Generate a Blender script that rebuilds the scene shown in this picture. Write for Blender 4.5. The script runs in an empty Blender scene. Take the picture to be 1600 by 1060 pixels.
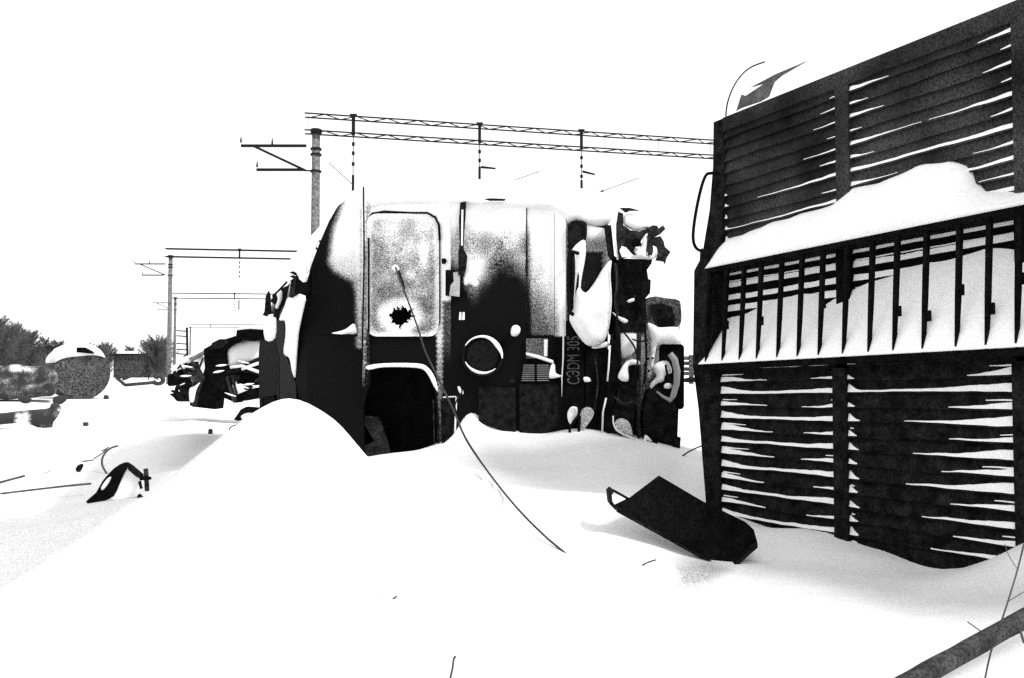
import bpy, bmesh, math, random
import numpy as np
from mathutils import Vector, noise, geometry
random.seed(7); rng = np.random.default_rng(7)
S = bpy.context.scene
COL = S.collection
F = 1250.0
CAM = Vector((0, 0, 1.2))
PIT = math.atan(45 / F)
# ------------------------------------------------------------ camera
cd = bpy.data.cameras.new("camera"); cam = bpy.data.objects.new("camera", cd); COL.objects.link(cam)
cam.location = CAM; cam.rotation_euler = (math.pi / 2 + PIT, 0, 0)
cd.sensor_width = 36; cd.lens = 36 * F / 1600; cd.clip_end = 6000; cd.clip_start = 0.05
S.camera = cam
# ------------------------------------------------------------ world, sun, exposure
SUN_EL, SUN_AZ = math.radians(46), math.radians(122)       # azimuth measured from +Y clockwise
w = bpy.data.worlds.new("World"); S.world = w; w.use_nodes = True
nt = w.node_tree; nt.nodes.clear()
sky = nt.nodes.new('ShaderNodeTexSky'); sky.sky_type = 'NISHITA'; sky.sun_disc = False
sky.sun_elevation = SUN_EL; sky.sun_rotation = SUN_AZ
sky.air_density = 1.0; sky.dust_density = 1.0; sky.ozone_density = 1.0
bw = nt.nodes.new('ShaderNodeRGBToBW'); bg = nt.nodes.new('ShaderNodeBackground'); wo = nt.nodes.new('ShaderNodeOutputWorld')
bg.inputs[1].default_value = 0.15
nt.links.new(sky.outputs[0], bw.inputs[0]); ov = nt.nodes.new('ShaderNodeMix'); ov.data_type = 'FLOAT'; ov.inputs[0].default_value = .8      # overcast: cloud evens the sky out
ov.inputs[3].default_value = 3.3; nt.links.new(bw.outputs[0], ov.inputs[2]); nt.links.new(ov.outputs[0], bg.inputs[0]); nt.links.new(bg.outputs[0], wo.inputs[0])
ld = bpy.data.lights.new("sun", 'SUN'); ld.energy = 1.25; ld.angle = math.radians(12); ld.color = (1, 1, 1)
sun = bpy.data.objects.new("sun", ld); COL.objects.link(sun)
sd = Vector((math.sin(SUN_AZ) * math.cos(SUN_EL), math.cos(SUN_AZ) * math.cos(SUN_EL), math.sin(SUN_EL)))
sd.x = -sd.x if sd.x < 0 else sd.x        # sun stands behind the camera, to the right
sky.sun_rotation = math.atan2(sd.x, sd.y)
sun.rotation_euler = sd.to_track_quat('Z', 'Y').to_euler()
S.view_settings.view_transform = 'Standard'; S.view_settings.look = 'None'
S.view_settings.gamma = 1.0; S.view_settings.exposure = 1.42
S.cycles.use_denoising = False
S.cycles.max_bounces = 7; S.cycles.diffuse_bounces = 6

# ------------------------------------------------------------ helpers
def at(px, py, Y):
    x = (px - 800) / F; y = -(py - 530) / F
    d = Vector((x, -y * math.sin(PIT) + math.cos(PIT), y * math.cos(PIT) + math.sin(PIT)))
    return CAM + d * (Y / d.y)
def proj(p):
    d = p - CAM
    f = d.y * math.cos(PIT) + d.z * math.sin(PIT); u = -d.y * math.sin(PIT) + d.z * math.cos(PIT)
    return 800 + F * d.x / f, 530 - F * u / f
def smooth(a, b, x):
    t = min(1, max(0, (x - a) / (b - a))); return t * t * (3 - 2 * t)
def link(name, bm, m, parent=None, sm=False, origin=None):
    """bm holds world coordinates; parts keep their thing's origin"""
    if parent is not None: o0 = Vector(parent['o0'])
    elif origin is not None: o0 = Vector(origin)
    else:
        vs = [v.co for v in bm.verts]; n = len(vs)
        o0 = Vector((sum(v.x for v in vs) / n, sum(v.y for v in vs) / n, min(v.z for v in vs)))
    bm.normal_update()
    for v in bm.verts: v.co -= o0
    me = bpy.data.meshes.new(name); bm.to_mesh(me); bm.free()
    o = bpy.data.objects.new(name, me); COL.objects.link(o)
    me.materials.append(m)
    if sm: me.polygons.foreach_set('use_smooth', [True] * len(me.polygons))
    o['o0'] = list(o0)
    if parent is not None: o.parent = parent
    else: o.location = o0
    return o
def tag(o, label, cat, group=None):
    o['label'] = label; o['category'] = cat
    if group: o['group'] = group
    return o
def root(name, loc, label, cat, group=None):
    o = bpy.data.objects.new(name, None); COL.objects.link(o); o.location = loc; o['o0'] = list(loc)
    o.empty_display_size = .2
    return tag(o, label, cat, group)
def newbm():
    bm = bmesh.new(); bm.verts.layers.float.new('snow'); return bm
def yf(Y, px, py): return Y(px, py) if callable(Y) else Y
def slab_bm(bm, pts, Y, t=.03, d=(0, 1, 0), snow=0.0):
    """outline at its own depth with real thickness"""
    d = Vector(d); L = bm.verts.layers.float['snow']
    a = [bm.verts.new(at(x, y, yf(Y, x, y))) for x, y in pts]
    b = [bm.verts.new(v.co + d * t) for v in a]
    for v, (x, y) in zip(a + b, list(pts) * 2): v[L] = snow(x, y) if callable(snow) else snow
    n = len(a)
    fs = [bm.faces.new(a), bm.faces.new(b[::-1])]
    for i in range(n): fs.append(bm.faces.new((a[i], b[i], b[(i + 1) % n], a[(i + 1) % n])))
    bmesh.ops.recalc_face_normals(bm, faces=fs)
def slab(name, pts, Y, m, parent=None, t=.03, d=(0, 1, 0), snow=0.0):
    bm = newbm(); slab_bm(bm, pts, Y, t, d, snow); return link(name, bm, m, parent)
def tube_bm(bm, pts, r, seg=8, cap=True):
    pts = [Vector(p) for p in pts]; n = len(pts); rs = r if isinstance(r, (list, tuple)) else [r] * n
    rings = []; up = None
    for i, p in enumerate(pts):
        tdir = (pts[min(i + 1, n - 1)] - pts[max(i - 1, 0)]).normalized()
        if up is None: up = Vector((0, 0, 1)) if abs(tdir.z) < .9 else Vector((1, 0, 0))
        s = tdir.cross(up); s = s.normalized() if s.length > 1e-5 else tdir.orthogonal().normalized(); up = s.cross(tdir).normalized()
        rings.append([bm.verts.new(p + (s * math.cos(2 * math.pi * k / seg) + up * math.sin(2 * math.pi * k / seg)) * rs[i]) for k in range(seg)])
    fs = []
    for i in range(n - 1):
        for k in range(seg):
            fs.append(bm.faces.new((rings[i][k], rings[i][(k + 1) % seg], rings[i + 1][(k + 1) % seg], rings[i + 1][k])))
    if cap: fs.append(bm.faces.new(rings[0][::-1])); fs.append(bm.faces.new(rings[-1]))
    bmesh.ops.recalc_face_normals(bm, faces=fs)
def smoothpts(pts, k=6):
    pts = [Vector(p) for p in pts]; out = []
    for i in range(len(pts) - 1):
        p0, p1, p2, p3 = pts[max(i - 1, 0)], pts[i], pts[i + 1], pts[min(i + 2, len(pts) - 1)]
        for j in range(k):
            t = j / k
            out.append(.5 * ((2 * p1) + (p2 - p0) * t + (2 * p0 - 5 * p1 + 4 * p2 - p3) * t * t + (3 * p1 - p0 - 3 * p2 + p3) * t ** 3))
    out.append(pts[-1]); return out
def tube(name, pts, r, m, parent=None, seg=8, curve=0):
    if curve:
        n0 = len(pts); pts = smoothpts(pts, curve)
        if isinstance(r, (list, tuple)): r = [float(v) for v in np.interp(np.linspace(0, n0 - 1, len(pts)), range(n0), r)]
    bm = newbm(); tube_bm(bm, pts, r, seg); return link(name, bm, m, parent, True)
def box_bm(bm, c, ax, ay, az):
    """box from a centre and three half-axis vectors"""
    c, ax, ay, az = map(Vector, (c, ax, ay, az)); v = {}
    for i in (-1, 1):
        for j in (-1, 1):
            for k in (-1, 1): v[i, j, k] = bm.verts.new(c + ax * i + ay * j + az * k)
    q = [((-1,-1,-1),(-1,-1,1),(-1,1,1),(-1,1,-1)), ((1,-1,-1),(1,1,-1),(1,1,1),(1,-1,1)), ((-1,-1,-1),(1,-1,-1),(1,-1,1),(-1,-1,1)),
         ((-1,1,-1),(-1,1,1),(1,1,1),(1,1,-1)), ((-1,-1,-1),(-1,1,-1),(1,1,-1),(1,-1,-1)), ((-1,-1,1),(1,-1,1),(1,1,1),(-1,1,1))]
    fs = [bm.faces.new([v[k] for k in f]) for f in q]
    bmesh.ops.recalc_face_normals(bm, faces=fs)
def seg_dist(P, poly):
    P = np.asarray(P, float); A = np.asarray(poly, float); B = np.roll(A, -1, 0); best = np.full(len(P), 1e9)
    for a, b in zip(A, B):
        ab = b - a; t = np.clip(((P - a) @ ab) / max(ab @ ab, 1e-9), 0, 1)
        best = np.minimum(best, np.hypot(*(P - (a + t[:, None] * ab)).T))
    return best
def inpoly(P, poly):
    P = np.asarray(P, float); A = np.asarray(poly, float); B = np.roll(A, -1, 0); c = np.zeros(len(P), bool)
    for (x1, y1), (x2, y2) in zip(A, B):
        if y1 == y2: continue
        k = ((y1 > P[:, 1]) != (y2 > P[:, 1])) & (P[:, 0] < (x2 - x1) * (P[:, 1] - y1) / (y2 - y1) + x1)
        c ^= k
    return c
def spline_poly(pts, k=4):
    """closed smooth outline"""
    n = len(pts); out = []
    for i in range(n):
        p0, p1, p2, p3 = (Vector(pts[(i + q) % n]) for q in (-1, 0, 1, 2))
        for j in range(k):
            t = j / k; v = .5 * ((2 * p1) + (p2 - p0) * t + (2 * p0 - 5 * p1 + 4 * p2 - p3) * t * t + (3 * p1 - p0 - 3 * p2 + p3) * t ** 3)
            out.append((v.x, v.y))
    return out
def sheet_bm(bm, poly, Y, step=6, snow=0.0, t=.02, bulge=0.0, bw_=12.0, hole=None, d=(0, 1, 0)):
    """finely divided plate (bulge=0) or pillow (bulge>0: snow) filling an outline"""
    P = []
    n = len(poly)
    for i in range(n):
        a = np.array(poly[i], float); b = np.array(poly[(i + 1) % n], float); k = max(1, int(np.hypot(*(b - a)) / step))
        for j in range(k): P.append(tuple(a + (b - a) * j / k))
    nb = len(P)
    xs = [p[0] for p in poly]; ys = [p[1] for p in poly]
    G = [(x + (step / 2 if int(round((y - min(ys)) / step)) % 2 else 0), y) for y in np.arange(min(ys), max(ys), step) for x in np.arange(min(xs), max(xs), step)]
    G = np.array(G)
    if len(G):
        k = inpoly(G, poly) & (seg_dist(G, poly) > step * .45); G = G[k]
    V = [Vector(p) for p in P] + [Vector(p) for p in G]
    r = geometry.delaunay_2d_cdt(V, [(i, (i + 1) % nb) for i in range(nb)], [], 1, 1e-4)
    vs, fs = r[0], r[2]
    A = np.array([tuple(v) for v in vs]); dist = seg_dist(A, poly)
    L = bm.verts.layers.float['snow']; d = Vector(d)
    fr, bk = [], []
    for (x, y), ds in zip(A, dist):
        y0 = yf(Y, x, y); b = 0
        if bulge:
            q = min(1, ds / bw_); b = bulge * math.sqrt(max(0, 1 - (1 - q) ** 2)) * (1 + .35 * noise.noise(Vector((x * .03, y * .03, 1))))
        p = at(x, y, y0); p2 = Vector(p)
        if b: p = p + (CAM - p).normalized() * b
        v = bm.verts.new(p); v[L] = snow(x, y) if callable(snow) else snow; fr.append(v)
        v = bm.verts.new(p2 + d * t); v[L] = fr[-1][L]; bk.append(v)
    used = []
    ec = {}
    for f in fs:
        if hole is not None:
            c = np.mean([A[i] for i in f], 0)
            if inpoly([c], hole)[0]: continue
        used.append(f)
        for i in range(len(f)):
            e = (f[i], f[(i + 1) % len(f)]); ec[e] = 1
    nf = []
    for f in used:
        nf.append(bm.faces.new([fr[i] for i in f])); nf.append(bm.faces.new([bk[i] for i in f[::-1]]))
    for (i, j) in ec:
        if (j, i) not in ec: nf.append(bm.faces.new((fr[j], fr[i], bk[i], bk[j])))
    lone = [v for v in fr + bk if not v.link_faces]
    for v in lone: bm.verts.remove(v)
    bmesh.ops.recalc_face_normals(bm, faces=nf)
def sheet(name, poly, Y, m, parent=None, **k):
    sm = k.pop('sm', False)
    bm = newbm(); sheet_bm(bm, poly, Y, **k); return link(name, bm, m, parent, sm)
def snowcap(name, poly, Y, parent, bulge=.05, step=5, t=.03, bw_=12, k=3):
    return sheet(name, spline_poly(poly, k) if k else poly, Y, SNOW, parent, bulge=bulge, step=step, t=t, bw_=bw_, sm=True)
def rrect(x0, y0, x1, y1, r, n=5):
    out = []
    for cx, cy, a0 in ((x1 - r, y0 + r, -90), (x1 - r, y1 - r, 0), (x0 + r, y1 - r, 90), (x0 + r, y0 + r, 180)):
        for i in range(n + 1):
            a = math.radians(a0 + 90 * i / n); out.append((cx + r * math.cos(a), cy + r * math.sin(a)))
    return out
def ring_tube(name, pts2, Y, r, m, parent, closed=True):
    pts = [at(x, y, yf(Y, x, y)) for x, y in pts2]
    if closed: pts.append(pts[0])
    return tube(name, pts, r, m, parent, 6)
# ------------------------------------------------------------ materials (all grey: black and white film stock)
def mat(name, base, rough=.8, var=.3, scale=6, spec=.2, grain=.0, gscale=90, bump=0, bscale=30):
    m = bpy.data.materials.new(name); m.use_nodes = True; n = m.node_tree.nodes; l = m.node_tree.links
    b = n['Principled BSDF']; b.inputs['Roughness'].default_value = rough; b.inputs['Specular IOR Level'].default_value = spec
    tc = n.new('ShaderNodeTexCoord'); nz = n.new('ShaderNodeTexNoise'); nz.inputs['Scale'].default_value = scale; nz.inputs['Detail'].default_value = 6
    l.new(tc.outputs['Object'], nz.inputs['Vector'])
    mr = n.new('ShaderNodeMapRange'); mr.inputs['From Min'].default_value = .3; mr.inputs['From Max'].default_value = .7
    mr.inputs['To Min'].default_value = base * (1 - var); mr.inputs['To Max'].default_value = base * (1 + var)
    l.new(nz.outputs['Fac'], mr.inputs['Value'])
    out = mr.outputs['Result']
    if grain:
        g = n.new('ShaderNodeTexNoise'); g.inputs['Scale'].default_value = gscale; g.inputs['Detail'].default_value = 2
        l.new(tc.outputs['Object'], g.inputs['Vector'])
        m2 = n.new('ShaderNodeMapRange'); m2.inputs['From Min'].default_value = .35; m2.inputs['From Max'].default_value = .65
        m2.inputs['To Min'].default_value = 1 - grain; m2.inputs['To Max'].default_value = 1 + grain
        l.new(g.outputs['Fac'], m2.inputs['Value'])
        mu = n.new('ShaderNodeMath'); mu.operation = 'MULTIPLY'; mu.use_clamp = True; l.new(out, mu.inputs[0]); l.new(m2.outputs['Result'], mu.inputs[1]); out = mu.outputs[0]
    l.new(out, b.inputs['Base Color'])
    if bump:
        bn = n.new('ShaderNodeTexNoise'); bn.inputs['Scale'].default_value = bscale; bn.inputs['Detail'].default_value = 8
        l.new(tc.outputs['Object'], bn.inputs['Vector'])
        bp = n.new('ShaderNodeBump'); bp.inputs['Strength'].default_value = bump; bp.inputs['Distance'].default_value = .02
        l.new(bn.outputs['Fac'], bp.inputs['Height']); l.new(bp.outputs['Normal'], b.inputs['Normal'])
    return m
def frost(name, base=.005, amp=1.0, gscale=85, blot=.25, top=.85, gam=2.2):
    """dark paint with wind-blown snow crystals stuck where the mesh's own 'snow' amount says"""
    m = bpy.data.materials.new(name); m.use_nodes = True; n = m.node_tree.nodes; l = m.node_tree.links
    b = n['Principled BSDF']; b.inputs['Roughness'].default_value = .75; b.inputs['Specular IOR Level'].default_value = .03
    tc = n.new('ShaderNodeTexCoord'); a = n.new('ShaderNodeAttribute'); a.attribute_name = 'snow'
    g = n.new('ShaderNodeTexNoise'); g.inputs['Scale'].default_value = gscale; g.inputs['Detail'].default_value = 3; g.inputs['Roughness'].default_value = .7
    h = n.new('ShaderNodeTexNoise'); h.inputs['Scale'].default_value = 5; h.inputs['Detail'].default_value = 5
    l.new(tc.outputs['Object'], g.inputs['Vector']); l.new(tc.outputs['Object'], h.inputs['Vector'])
    def M(op, x, y):
        q = n.new('ShaderNodeMath'); q.operation = op
        for i, s in enumerate((x, y)):
            if isinstance(s, (int, float)): q.inputs[i].default_value = s
            else: l.new(s, q.inputs[i])
        return q.outputs[0]
    gg = M('MULTIPLY', M('SUBTRACT', g.outputs['Fac'], .5), amp * 2)
    hh = M('MULTIPLY', M('SUBTRACT', h.outputs['Fac'], .5), blot * 2)
    gate = M('MULTIPLY', M('MULTIPLY', a.outputs['Fac'], M('SUBTRACT', 1.0, a.outputs['Fac'])), 4.0)
    t = M('ADD', a.outputs['Fac'], M('MULTIPLY', M('ADD', gg, hh), M('MAXIMUM', gate, .12)))
    mr = n.new('ShaderNodeMapRange'); mr.inputs['From Min'].default_value = .06; mr.inputs['From Max'].default_value = .92
    l.new(t, mr.inputs['Value'])
    mx = n.new('ShaderNodeMapRange'); mx.inputs['To Min'].default_value = base; mx.inputs['To Max'].default_value = top
    l.new(M('POWER', mr.outputs['Result'], gam), mx.inputs['Value']); l.new(mx.outputs['Result'], b.inputs['Base Color'])
    bp = n.new('ShaderNodeBump'); bp.inputs['Strength'].default_value = .25; bp.inputs['Distance'].default_value = .01
    l.new(t, bp.inputs['Height']); l.new(bp.outputs['Normal'], b.inputs['Normal'])
    return m
SNOW = mat('snow', .82, .9, .03, 3, .1, grain=.12, gscale=130, bump=.25, bscale=22)
FROST = frost('frosted_paint')
GLASSF = frost('frosted_glass', .03, 1.0, 80, .45, .85, 1.7)
BLACK = mat('black_paint', .004, .8, .6, 9, .02, grain=.5, gscale=60)
SOOT = mat('sooty_steel', .008, .8, .8, 14, .04, grain=.6, gscale=70)
RUST = mat('rusted_steel', .022, .85, .8, 12, .05, grain=.7, gscale=60)
PANEL = mat('weathered_panel', .026, .8, .85, 2.0, .06, grain=.6, gscale=90)
POLE = mat('concrete_pole', .13, .9, .25, 4, .1, grain=.5, gscale=14)
WIREM = mat('dark_steel', .010, .7, .3, 8, .08)
PIPE = mat('handrail_paint', .004, .7, .3, 8, .06)
WHITE = mat('pale_enamel', .75, .5, .1, 8, .3)
TWIG = mat('bark', .075, .95, .5, 9, .05)
WOOD = mat('weathered_wood', .042, .9, .5, 10, .1, grain=.5, gscale=90)
SHEDM = mat('shed_boards', .055, .9, .35, 2, .05, grain=.7, gscale=5)
TANKM = mat('tank_steel', .055, .8, .35, 3, .1, grain=.8, gscale=16)
LETTER = mat('letter_paint', .07, .8, .6, 30, .1, grain=.5, gscale=150)

# ------------------------------------------------------------ snow ground (one sheet to the horizon)
CP = [(0,1060,2.5),(0,955,3.0),(30,930,3.1),(100,880,3.4),(200,800,3.8),(300,725,4.2),(360,681,4.4),(410,645,4.6),(450,625,4.75),(490,638,4.85),(530,666,4.95),(562,702,5.1),(585,722,5.4),
      (150,1060,2.4),(300,1060,2.4),(450,1060,2.5),(600,1060,2.5),(750,1060,2.5),(900,1060,2.5),(1050,1060,2.5),(1200,1060,2.5),(1400,1060,2.55),(1600,1060,2.6),
      (250,900,3.1),(350,800,3.6),(450,720,4.1),(450,830,3.5),(450,950,2.9),(600,800,4.3),(560,760,4.6),(620,900,3.4),(620,760,5.1),
      (680,770,5.0),(740,776,4.95),(850,790,4.85),(950,790,4.9),(1040,800,5.0),(760,850,4.1),(900,868,3.9),(1000,880,3.8),(1000,960,3.1),(800,950,3.1),
      (700,745,6.0),(800,758,6.1),(900,768,6.0),(1000,760,6.2),(640,735,6.2),
      (600,714,7.4),(640,708,7.8),(690,700,7.7),(610,709,8.4),(650,704,8.4),(690,692,8.4),(706,688,8.35),(716,668,8.3),(730,645,8.4),(745,640,8.42),(690,722,6.8),(640,722,6.8),(728,686,7.7),(760,668,8.3),(800,674,8.3),(850,680,8.25),(900,672,8.2),(950,680,8.1),(1000,690,8.0),(1050,712,7.8),
      (800,715,7.4),(900,718,7.4),(1000,728,7.2),(1085,745,7.3),(1090,790,6.2),(1100,700,9.0),
      (1140,805,5.85),(1200,823,5.5),(1250,825,5.25),(1300,842,5.0),(1340,856,4.85),(1380,870,4.7),(1440,891,4.53),(1480,892,4.42),(1530,887,4.26),(1590,862,4.07),(1640,850,3.9),
      (1190,850,4.9),(1160,880,4.5),(1100,885,4.35),(1080,930,3.75),(1120,905,4.05),(1250,900,4.1),(1330,950,3.5),(1420,950,3.55),(1500,940,3.6),(1600,905,3.75),(1300,1000,3.0)]
pts = [tuple(at(*c)) for c in CP]
def off(px, py, Y, dx, dy, z): p = at(px, py, Y); return (p.x + dx, p.y + dy, z)
pts += [off(360,681,4.4,-.7,.7,.22), off(300,725,4.2,-.7,.6,.16), off(200,800,3.8,-.6,.6,.12), off(100,880,3.4,-.6,.6,.1), off(450,625,4.75,-.6,1.0,.4), off(450,625,4.75,.1,1.3,.5), off(30,930,3.1,-.6,.5,.1),
        off(450,625,4.75,-1.6,1.0,.12), (-2.6,8.0,.15),(-2.0,9.5,.1),(-1.6,9.1,.1),(-1.1,9.1,.1),(-.75,9.2,.12),(-1.3,9.8,.05)]
for x, y in ((-4,5),(-4,7),(-6,4),(-6,9),(-4,10),(-9,6),(-4,13),(-8,14),(-12,10),(-12,3),(0,14),(4,14),(8,12),(-14,18),(0,20),(8,20),(14,8),(14,2),(-6,20),(-20,5),(3.5,9),(6,6),(5,4),(5,1),(0,.5),(-3,.5),(3,.5)):
    z = 0.0 if y > 2 else .2
    if (x, y) in ((3.5,9),(6,6),(5,4)): z = .15
    pts.append((x, y, z))
A = np.array(pts)
def U(r2): return np.where(r2 > 1e-12, .5 * r2 * np.log(np.maximum(r2, 1e-12)), 0)
n_ = len(A); K = U(((A[:, None, :2] - A[None, :, :2]) ** 2).sum(-1)) + np.eye(n_) * .0015
Pm = np.c_[np.ones(n_), A[:, :2]]
M_ = np.block([[K, Pm], [Pm.T, np.zeros((3, 3))]])
sol = np.linalg.solve(M_, np.r_[A[:, 2], 0, 0, 0])
def tps(X, Yy):
    X = np.atleast_1d(X).astype(float); Yy = np.atleast_1d(Yy).astype(float)
    out = np.zeros(len(X))
    for s in range(0, len(X), 20000):
        x, y = X[s:s + 20000], Yy[s:s + 20000]
        r2 = (x[:, None] - A[None, :, 0]) ** 2 + (y[:, None] - A[None, :, 1]) ** 2
        out[s:s + 20000] = U(r2) @ sol[:n_] + sol[n_] + sol[n_ + 1] * x + sol[n_ + 2] * y
    d = np.maximum(np.maximum(np.abs(X) - 10, 0), np.maximum(Yy - 14, 0)); wgt = np.clip(1 - d / 5, 0, 1); wgt = wgt * wgt * (3 - 2 * wgt)
    wgt = np.where(Yy < 0.3, wgt * np.clip((Yy + 3) / 3.3, 0, 1), wgt)
    return np.clip(out, -.25, 1.2) * wgt
def rip(x, y):
    v = Vector((x, y, 0))
    r = .05 * noise.noise(v * .5 + Vector((3, 1, 0))) + .022 * noise.noise(Vector((x * 1.3, y * 2.6, 4))) + .006 * noise.noise(Vector((x * 6, y * 11, 2)))
    far = smooth(9, 20, y)
    return r + far * .10 * noise.noise(Vector((x * .22, y * .3, 8))) + (.16 * smooth(5, 9, y) * smooth(-2.0, -5.5, x) * noise.noise(Vector((x * .8, y * .9, 5))))
def gz(x, y): return float(tps(x, y)[0]) + rip(x, y)
def hit(px, py, y0=2.3, y1=120):
    Y = y0
    while Y < y1:
        p = at(px, py, Y)
        if gz(p.x, p.y) > p.z: return p
        Y *= 1.012
    return at(px, py, y1)
def axis(lo, hi, st, far, g=1.22):
    c = list(np.arange(lo, hi + 1e-6, st)); s = st; v = hi
    while v < far: s *= g; v += s; c.append(v)
    s = st; v = lo; l = []
    while v > -far: s *= g; v -= s; l.append(v)
    return np.array(l[::-1] + c)
gx = axis(-7, 5.2, .045, 3000); gy0 = axis(1.6, 10.5, .045, 3000); gy = gy0[gy0 > -60]
XX, YY = np.meshgrid(gx, gy); Z = tps(XX.ravel(), YY.ravel())
vv = [(x, y, z + (rip(x, y) if abs(x) < 80 and y < 120 else 0)) for x, y, z in zip(XX.ravel(), YY.ravel(), Z)]
nx, ny = len(gx), len(gy)
ff = [(j * nx + i, j * nx + i + 1, (j + 1) * nx + i + 1, (j + 1) * nx + i) for j in range(ny - 1) for i in range(nx - 1)]
SHADE_ZONES = [(([(-40,800),(-40,950),(20,935),(110,880),(210,800),(310,725),(375,672),(340,650),(250,668),(170,690),(60,790)]), .78, 40, 3.9), ([(640,700),(760,690),(950,700),(1060,720),(1060,770),(950,780),(740,765)], .25, 40, 5.3),
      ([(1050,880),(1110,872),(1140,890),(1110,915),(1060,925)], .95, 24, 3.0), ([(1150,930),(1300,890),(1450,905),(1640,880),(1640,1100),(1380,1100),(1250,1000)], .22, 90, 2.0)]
def shade_amount(vs):  # painted grey: tone of slopes and swale, shade under the trough
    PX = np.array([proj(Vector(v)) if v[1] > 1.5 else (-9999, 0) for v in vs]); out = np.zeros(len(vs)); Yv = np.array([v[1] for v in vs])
    for poly, a, fe, ymin in SHADE_ZONES:
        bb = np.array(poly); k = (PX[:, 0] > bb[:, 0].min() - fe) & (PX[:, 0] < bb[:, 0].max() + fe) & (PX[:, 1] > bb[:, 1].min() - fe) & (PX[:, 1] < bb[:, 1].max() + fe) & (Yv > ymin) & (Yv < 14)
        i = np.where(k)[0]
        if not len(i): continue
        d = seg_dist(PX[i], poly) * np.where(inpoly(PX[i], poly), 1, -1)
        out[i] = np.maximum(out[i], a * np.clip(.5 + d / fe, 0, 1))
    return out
SNOWG = SNOW.copy(); SNOWG.name = 'shaded_snow'  # snow with the grey shade mixed into its base colour
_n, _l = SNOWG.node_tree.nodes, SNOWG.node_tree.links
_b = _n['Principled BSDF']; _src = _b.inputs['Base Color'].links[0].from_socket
_a = _n.new('ShaderNodeAttribute'); _a.attribute_name = 'painted_shade'; _g = _n.new('ShaderNodeTexNoise'); _g.inputs['Scale'].default_value = 120; _g.inputs['Detail'].default_value = 3
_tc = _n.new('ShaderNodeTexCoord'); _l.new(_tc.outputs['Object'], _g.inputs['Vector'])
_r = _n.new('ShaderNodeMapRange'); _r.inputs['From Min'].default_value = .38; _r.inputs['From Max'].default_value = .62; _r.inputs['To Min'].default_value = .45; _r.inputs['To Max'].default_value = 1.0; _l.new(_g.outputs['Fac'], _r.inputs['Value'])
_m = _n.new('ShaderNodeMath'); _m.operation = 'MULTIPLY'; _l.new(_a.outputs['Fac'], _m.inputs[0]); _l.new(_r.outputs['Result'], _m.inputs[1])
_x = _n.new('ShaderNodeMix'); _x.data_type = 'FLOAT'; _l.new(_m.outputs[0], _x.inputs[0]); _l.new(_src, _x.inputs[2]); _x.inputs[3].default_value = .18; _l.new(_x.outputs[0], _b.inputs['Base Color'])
me = bpy.data.meshes.new('snow_ground'); me.from_pydata(vv, [], ff); me.materials.append(SNOWG); me.attributes.new('painted_shade', 'FLOAT', 'POINT').data.foreach_set('value', shade_amount(vv))
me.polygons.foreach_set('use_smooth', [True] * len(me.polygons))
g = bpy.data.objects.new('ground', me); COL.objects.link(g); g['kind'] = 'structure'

# ============================================================ the locomotive on its side
AX = Vector((-.4, 1, 0))
def YR(px, py=0): return 1.2 / ((px - 800) / F + .4)                  # roof flank running back from the nose
def YL(px, py=0):
    xs = [455, 480, 520, 565, 690, 700, 880, 950, 1070]; ys = [9.25, 8.95, 8.72, 8.58, 8.42, 8.36, 8.32, 8.3, 8.3]
    return float(np.interp(px, xs, ys))
loco = root('fallen_locomotive', (at(700, 700, 9.5).x, 9.5, .1), 'dark locomotive lying on its side, its frosted windscreen and round headlight facing the viewer', 'locomotive')
# hull behind the nose
cont = [(541,312),(528,322),(514,346),(500,378),(488,410),(477,447),(470,480),(465,530),(462,600),(464,680),(475,770),(560,790),(935,790),(950,700),(950,400),(945,335),(900,312),(700,300),(600,300)]
bm = newbm(); L = bm.verts.layers.float['snow']
rings = []
for k, s in enumerate((0, .5, 1.0, 2.0, 3.0, 4.2)):
    ring = []
    for x, y in cont:
        p = at(x, y, max(9.0, YL(x) + .12)) + AX * s
        v = bm.verts.new(p); v[L] = .97 if y < 440 else (.3 if y < 480 else 0)
        ring.append(v)
    rings.append(ring)
n = len(cont)
for a, b in zip(rings, rings[1:]):
    for i in range(n): bm.faces.new((a[i], b[i], b[(i + 1) % n], a[(i + 1) % n]))
bm.faces.new(rings[-1][::-1]); bmesh.ops.recalc_face_normals(bm, faces=bm.faces)
hull = link('body_shell', bm, FROST, loco)
# roof dome end of the nose
white_dome = [(541,300),(537,314),(519,360),(513,409),(522,424),(536,431),(552,441),(558,464),(559,545),(567,545),(567,290)]
def f_dome(x, y):
    ins = inpoly([(x, y)], white_dome)[0]; d = seg_dist([(x, y)], white_dome)[0]
    s = .5 + (d if ins else -d) / 14.0
    if ins: s = min(s, 1 - .42 * smooth(360, 470, y) * (1 - .4 * smooth(550, 565, x)))
    if y > 545: s = 0
    return max(0, min(1, s))
dome = [(566,293),(552,302),(541,312),(528,322),(514,346),(500,378),(488,410),(477,447),(470,480),(465,530),(462,600),(464,680),(475,770),(566,780)]
cab_end = sheet('roof_end', dome, YL, FROST, loco, step=5, snow=f_dome, t=.15)
snowcap('snow_patch', [(518,521),(530,518),(541,514),(552,506),(556,512),(556,521),(540,523)], 8.58, loco, .02)
tube('seam', [at(500, 524, 8.70), at(558, 524, 8.52)], .012, BLACK, loco, 6)
ring_tube('lifting_eye', [(499 + 6 * math.cos(a), 384 + 7 * math.sin(a)) for a in np.linspace(0, 6.0, 12)], 8.85, .012, PIPE, loco)
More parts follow.
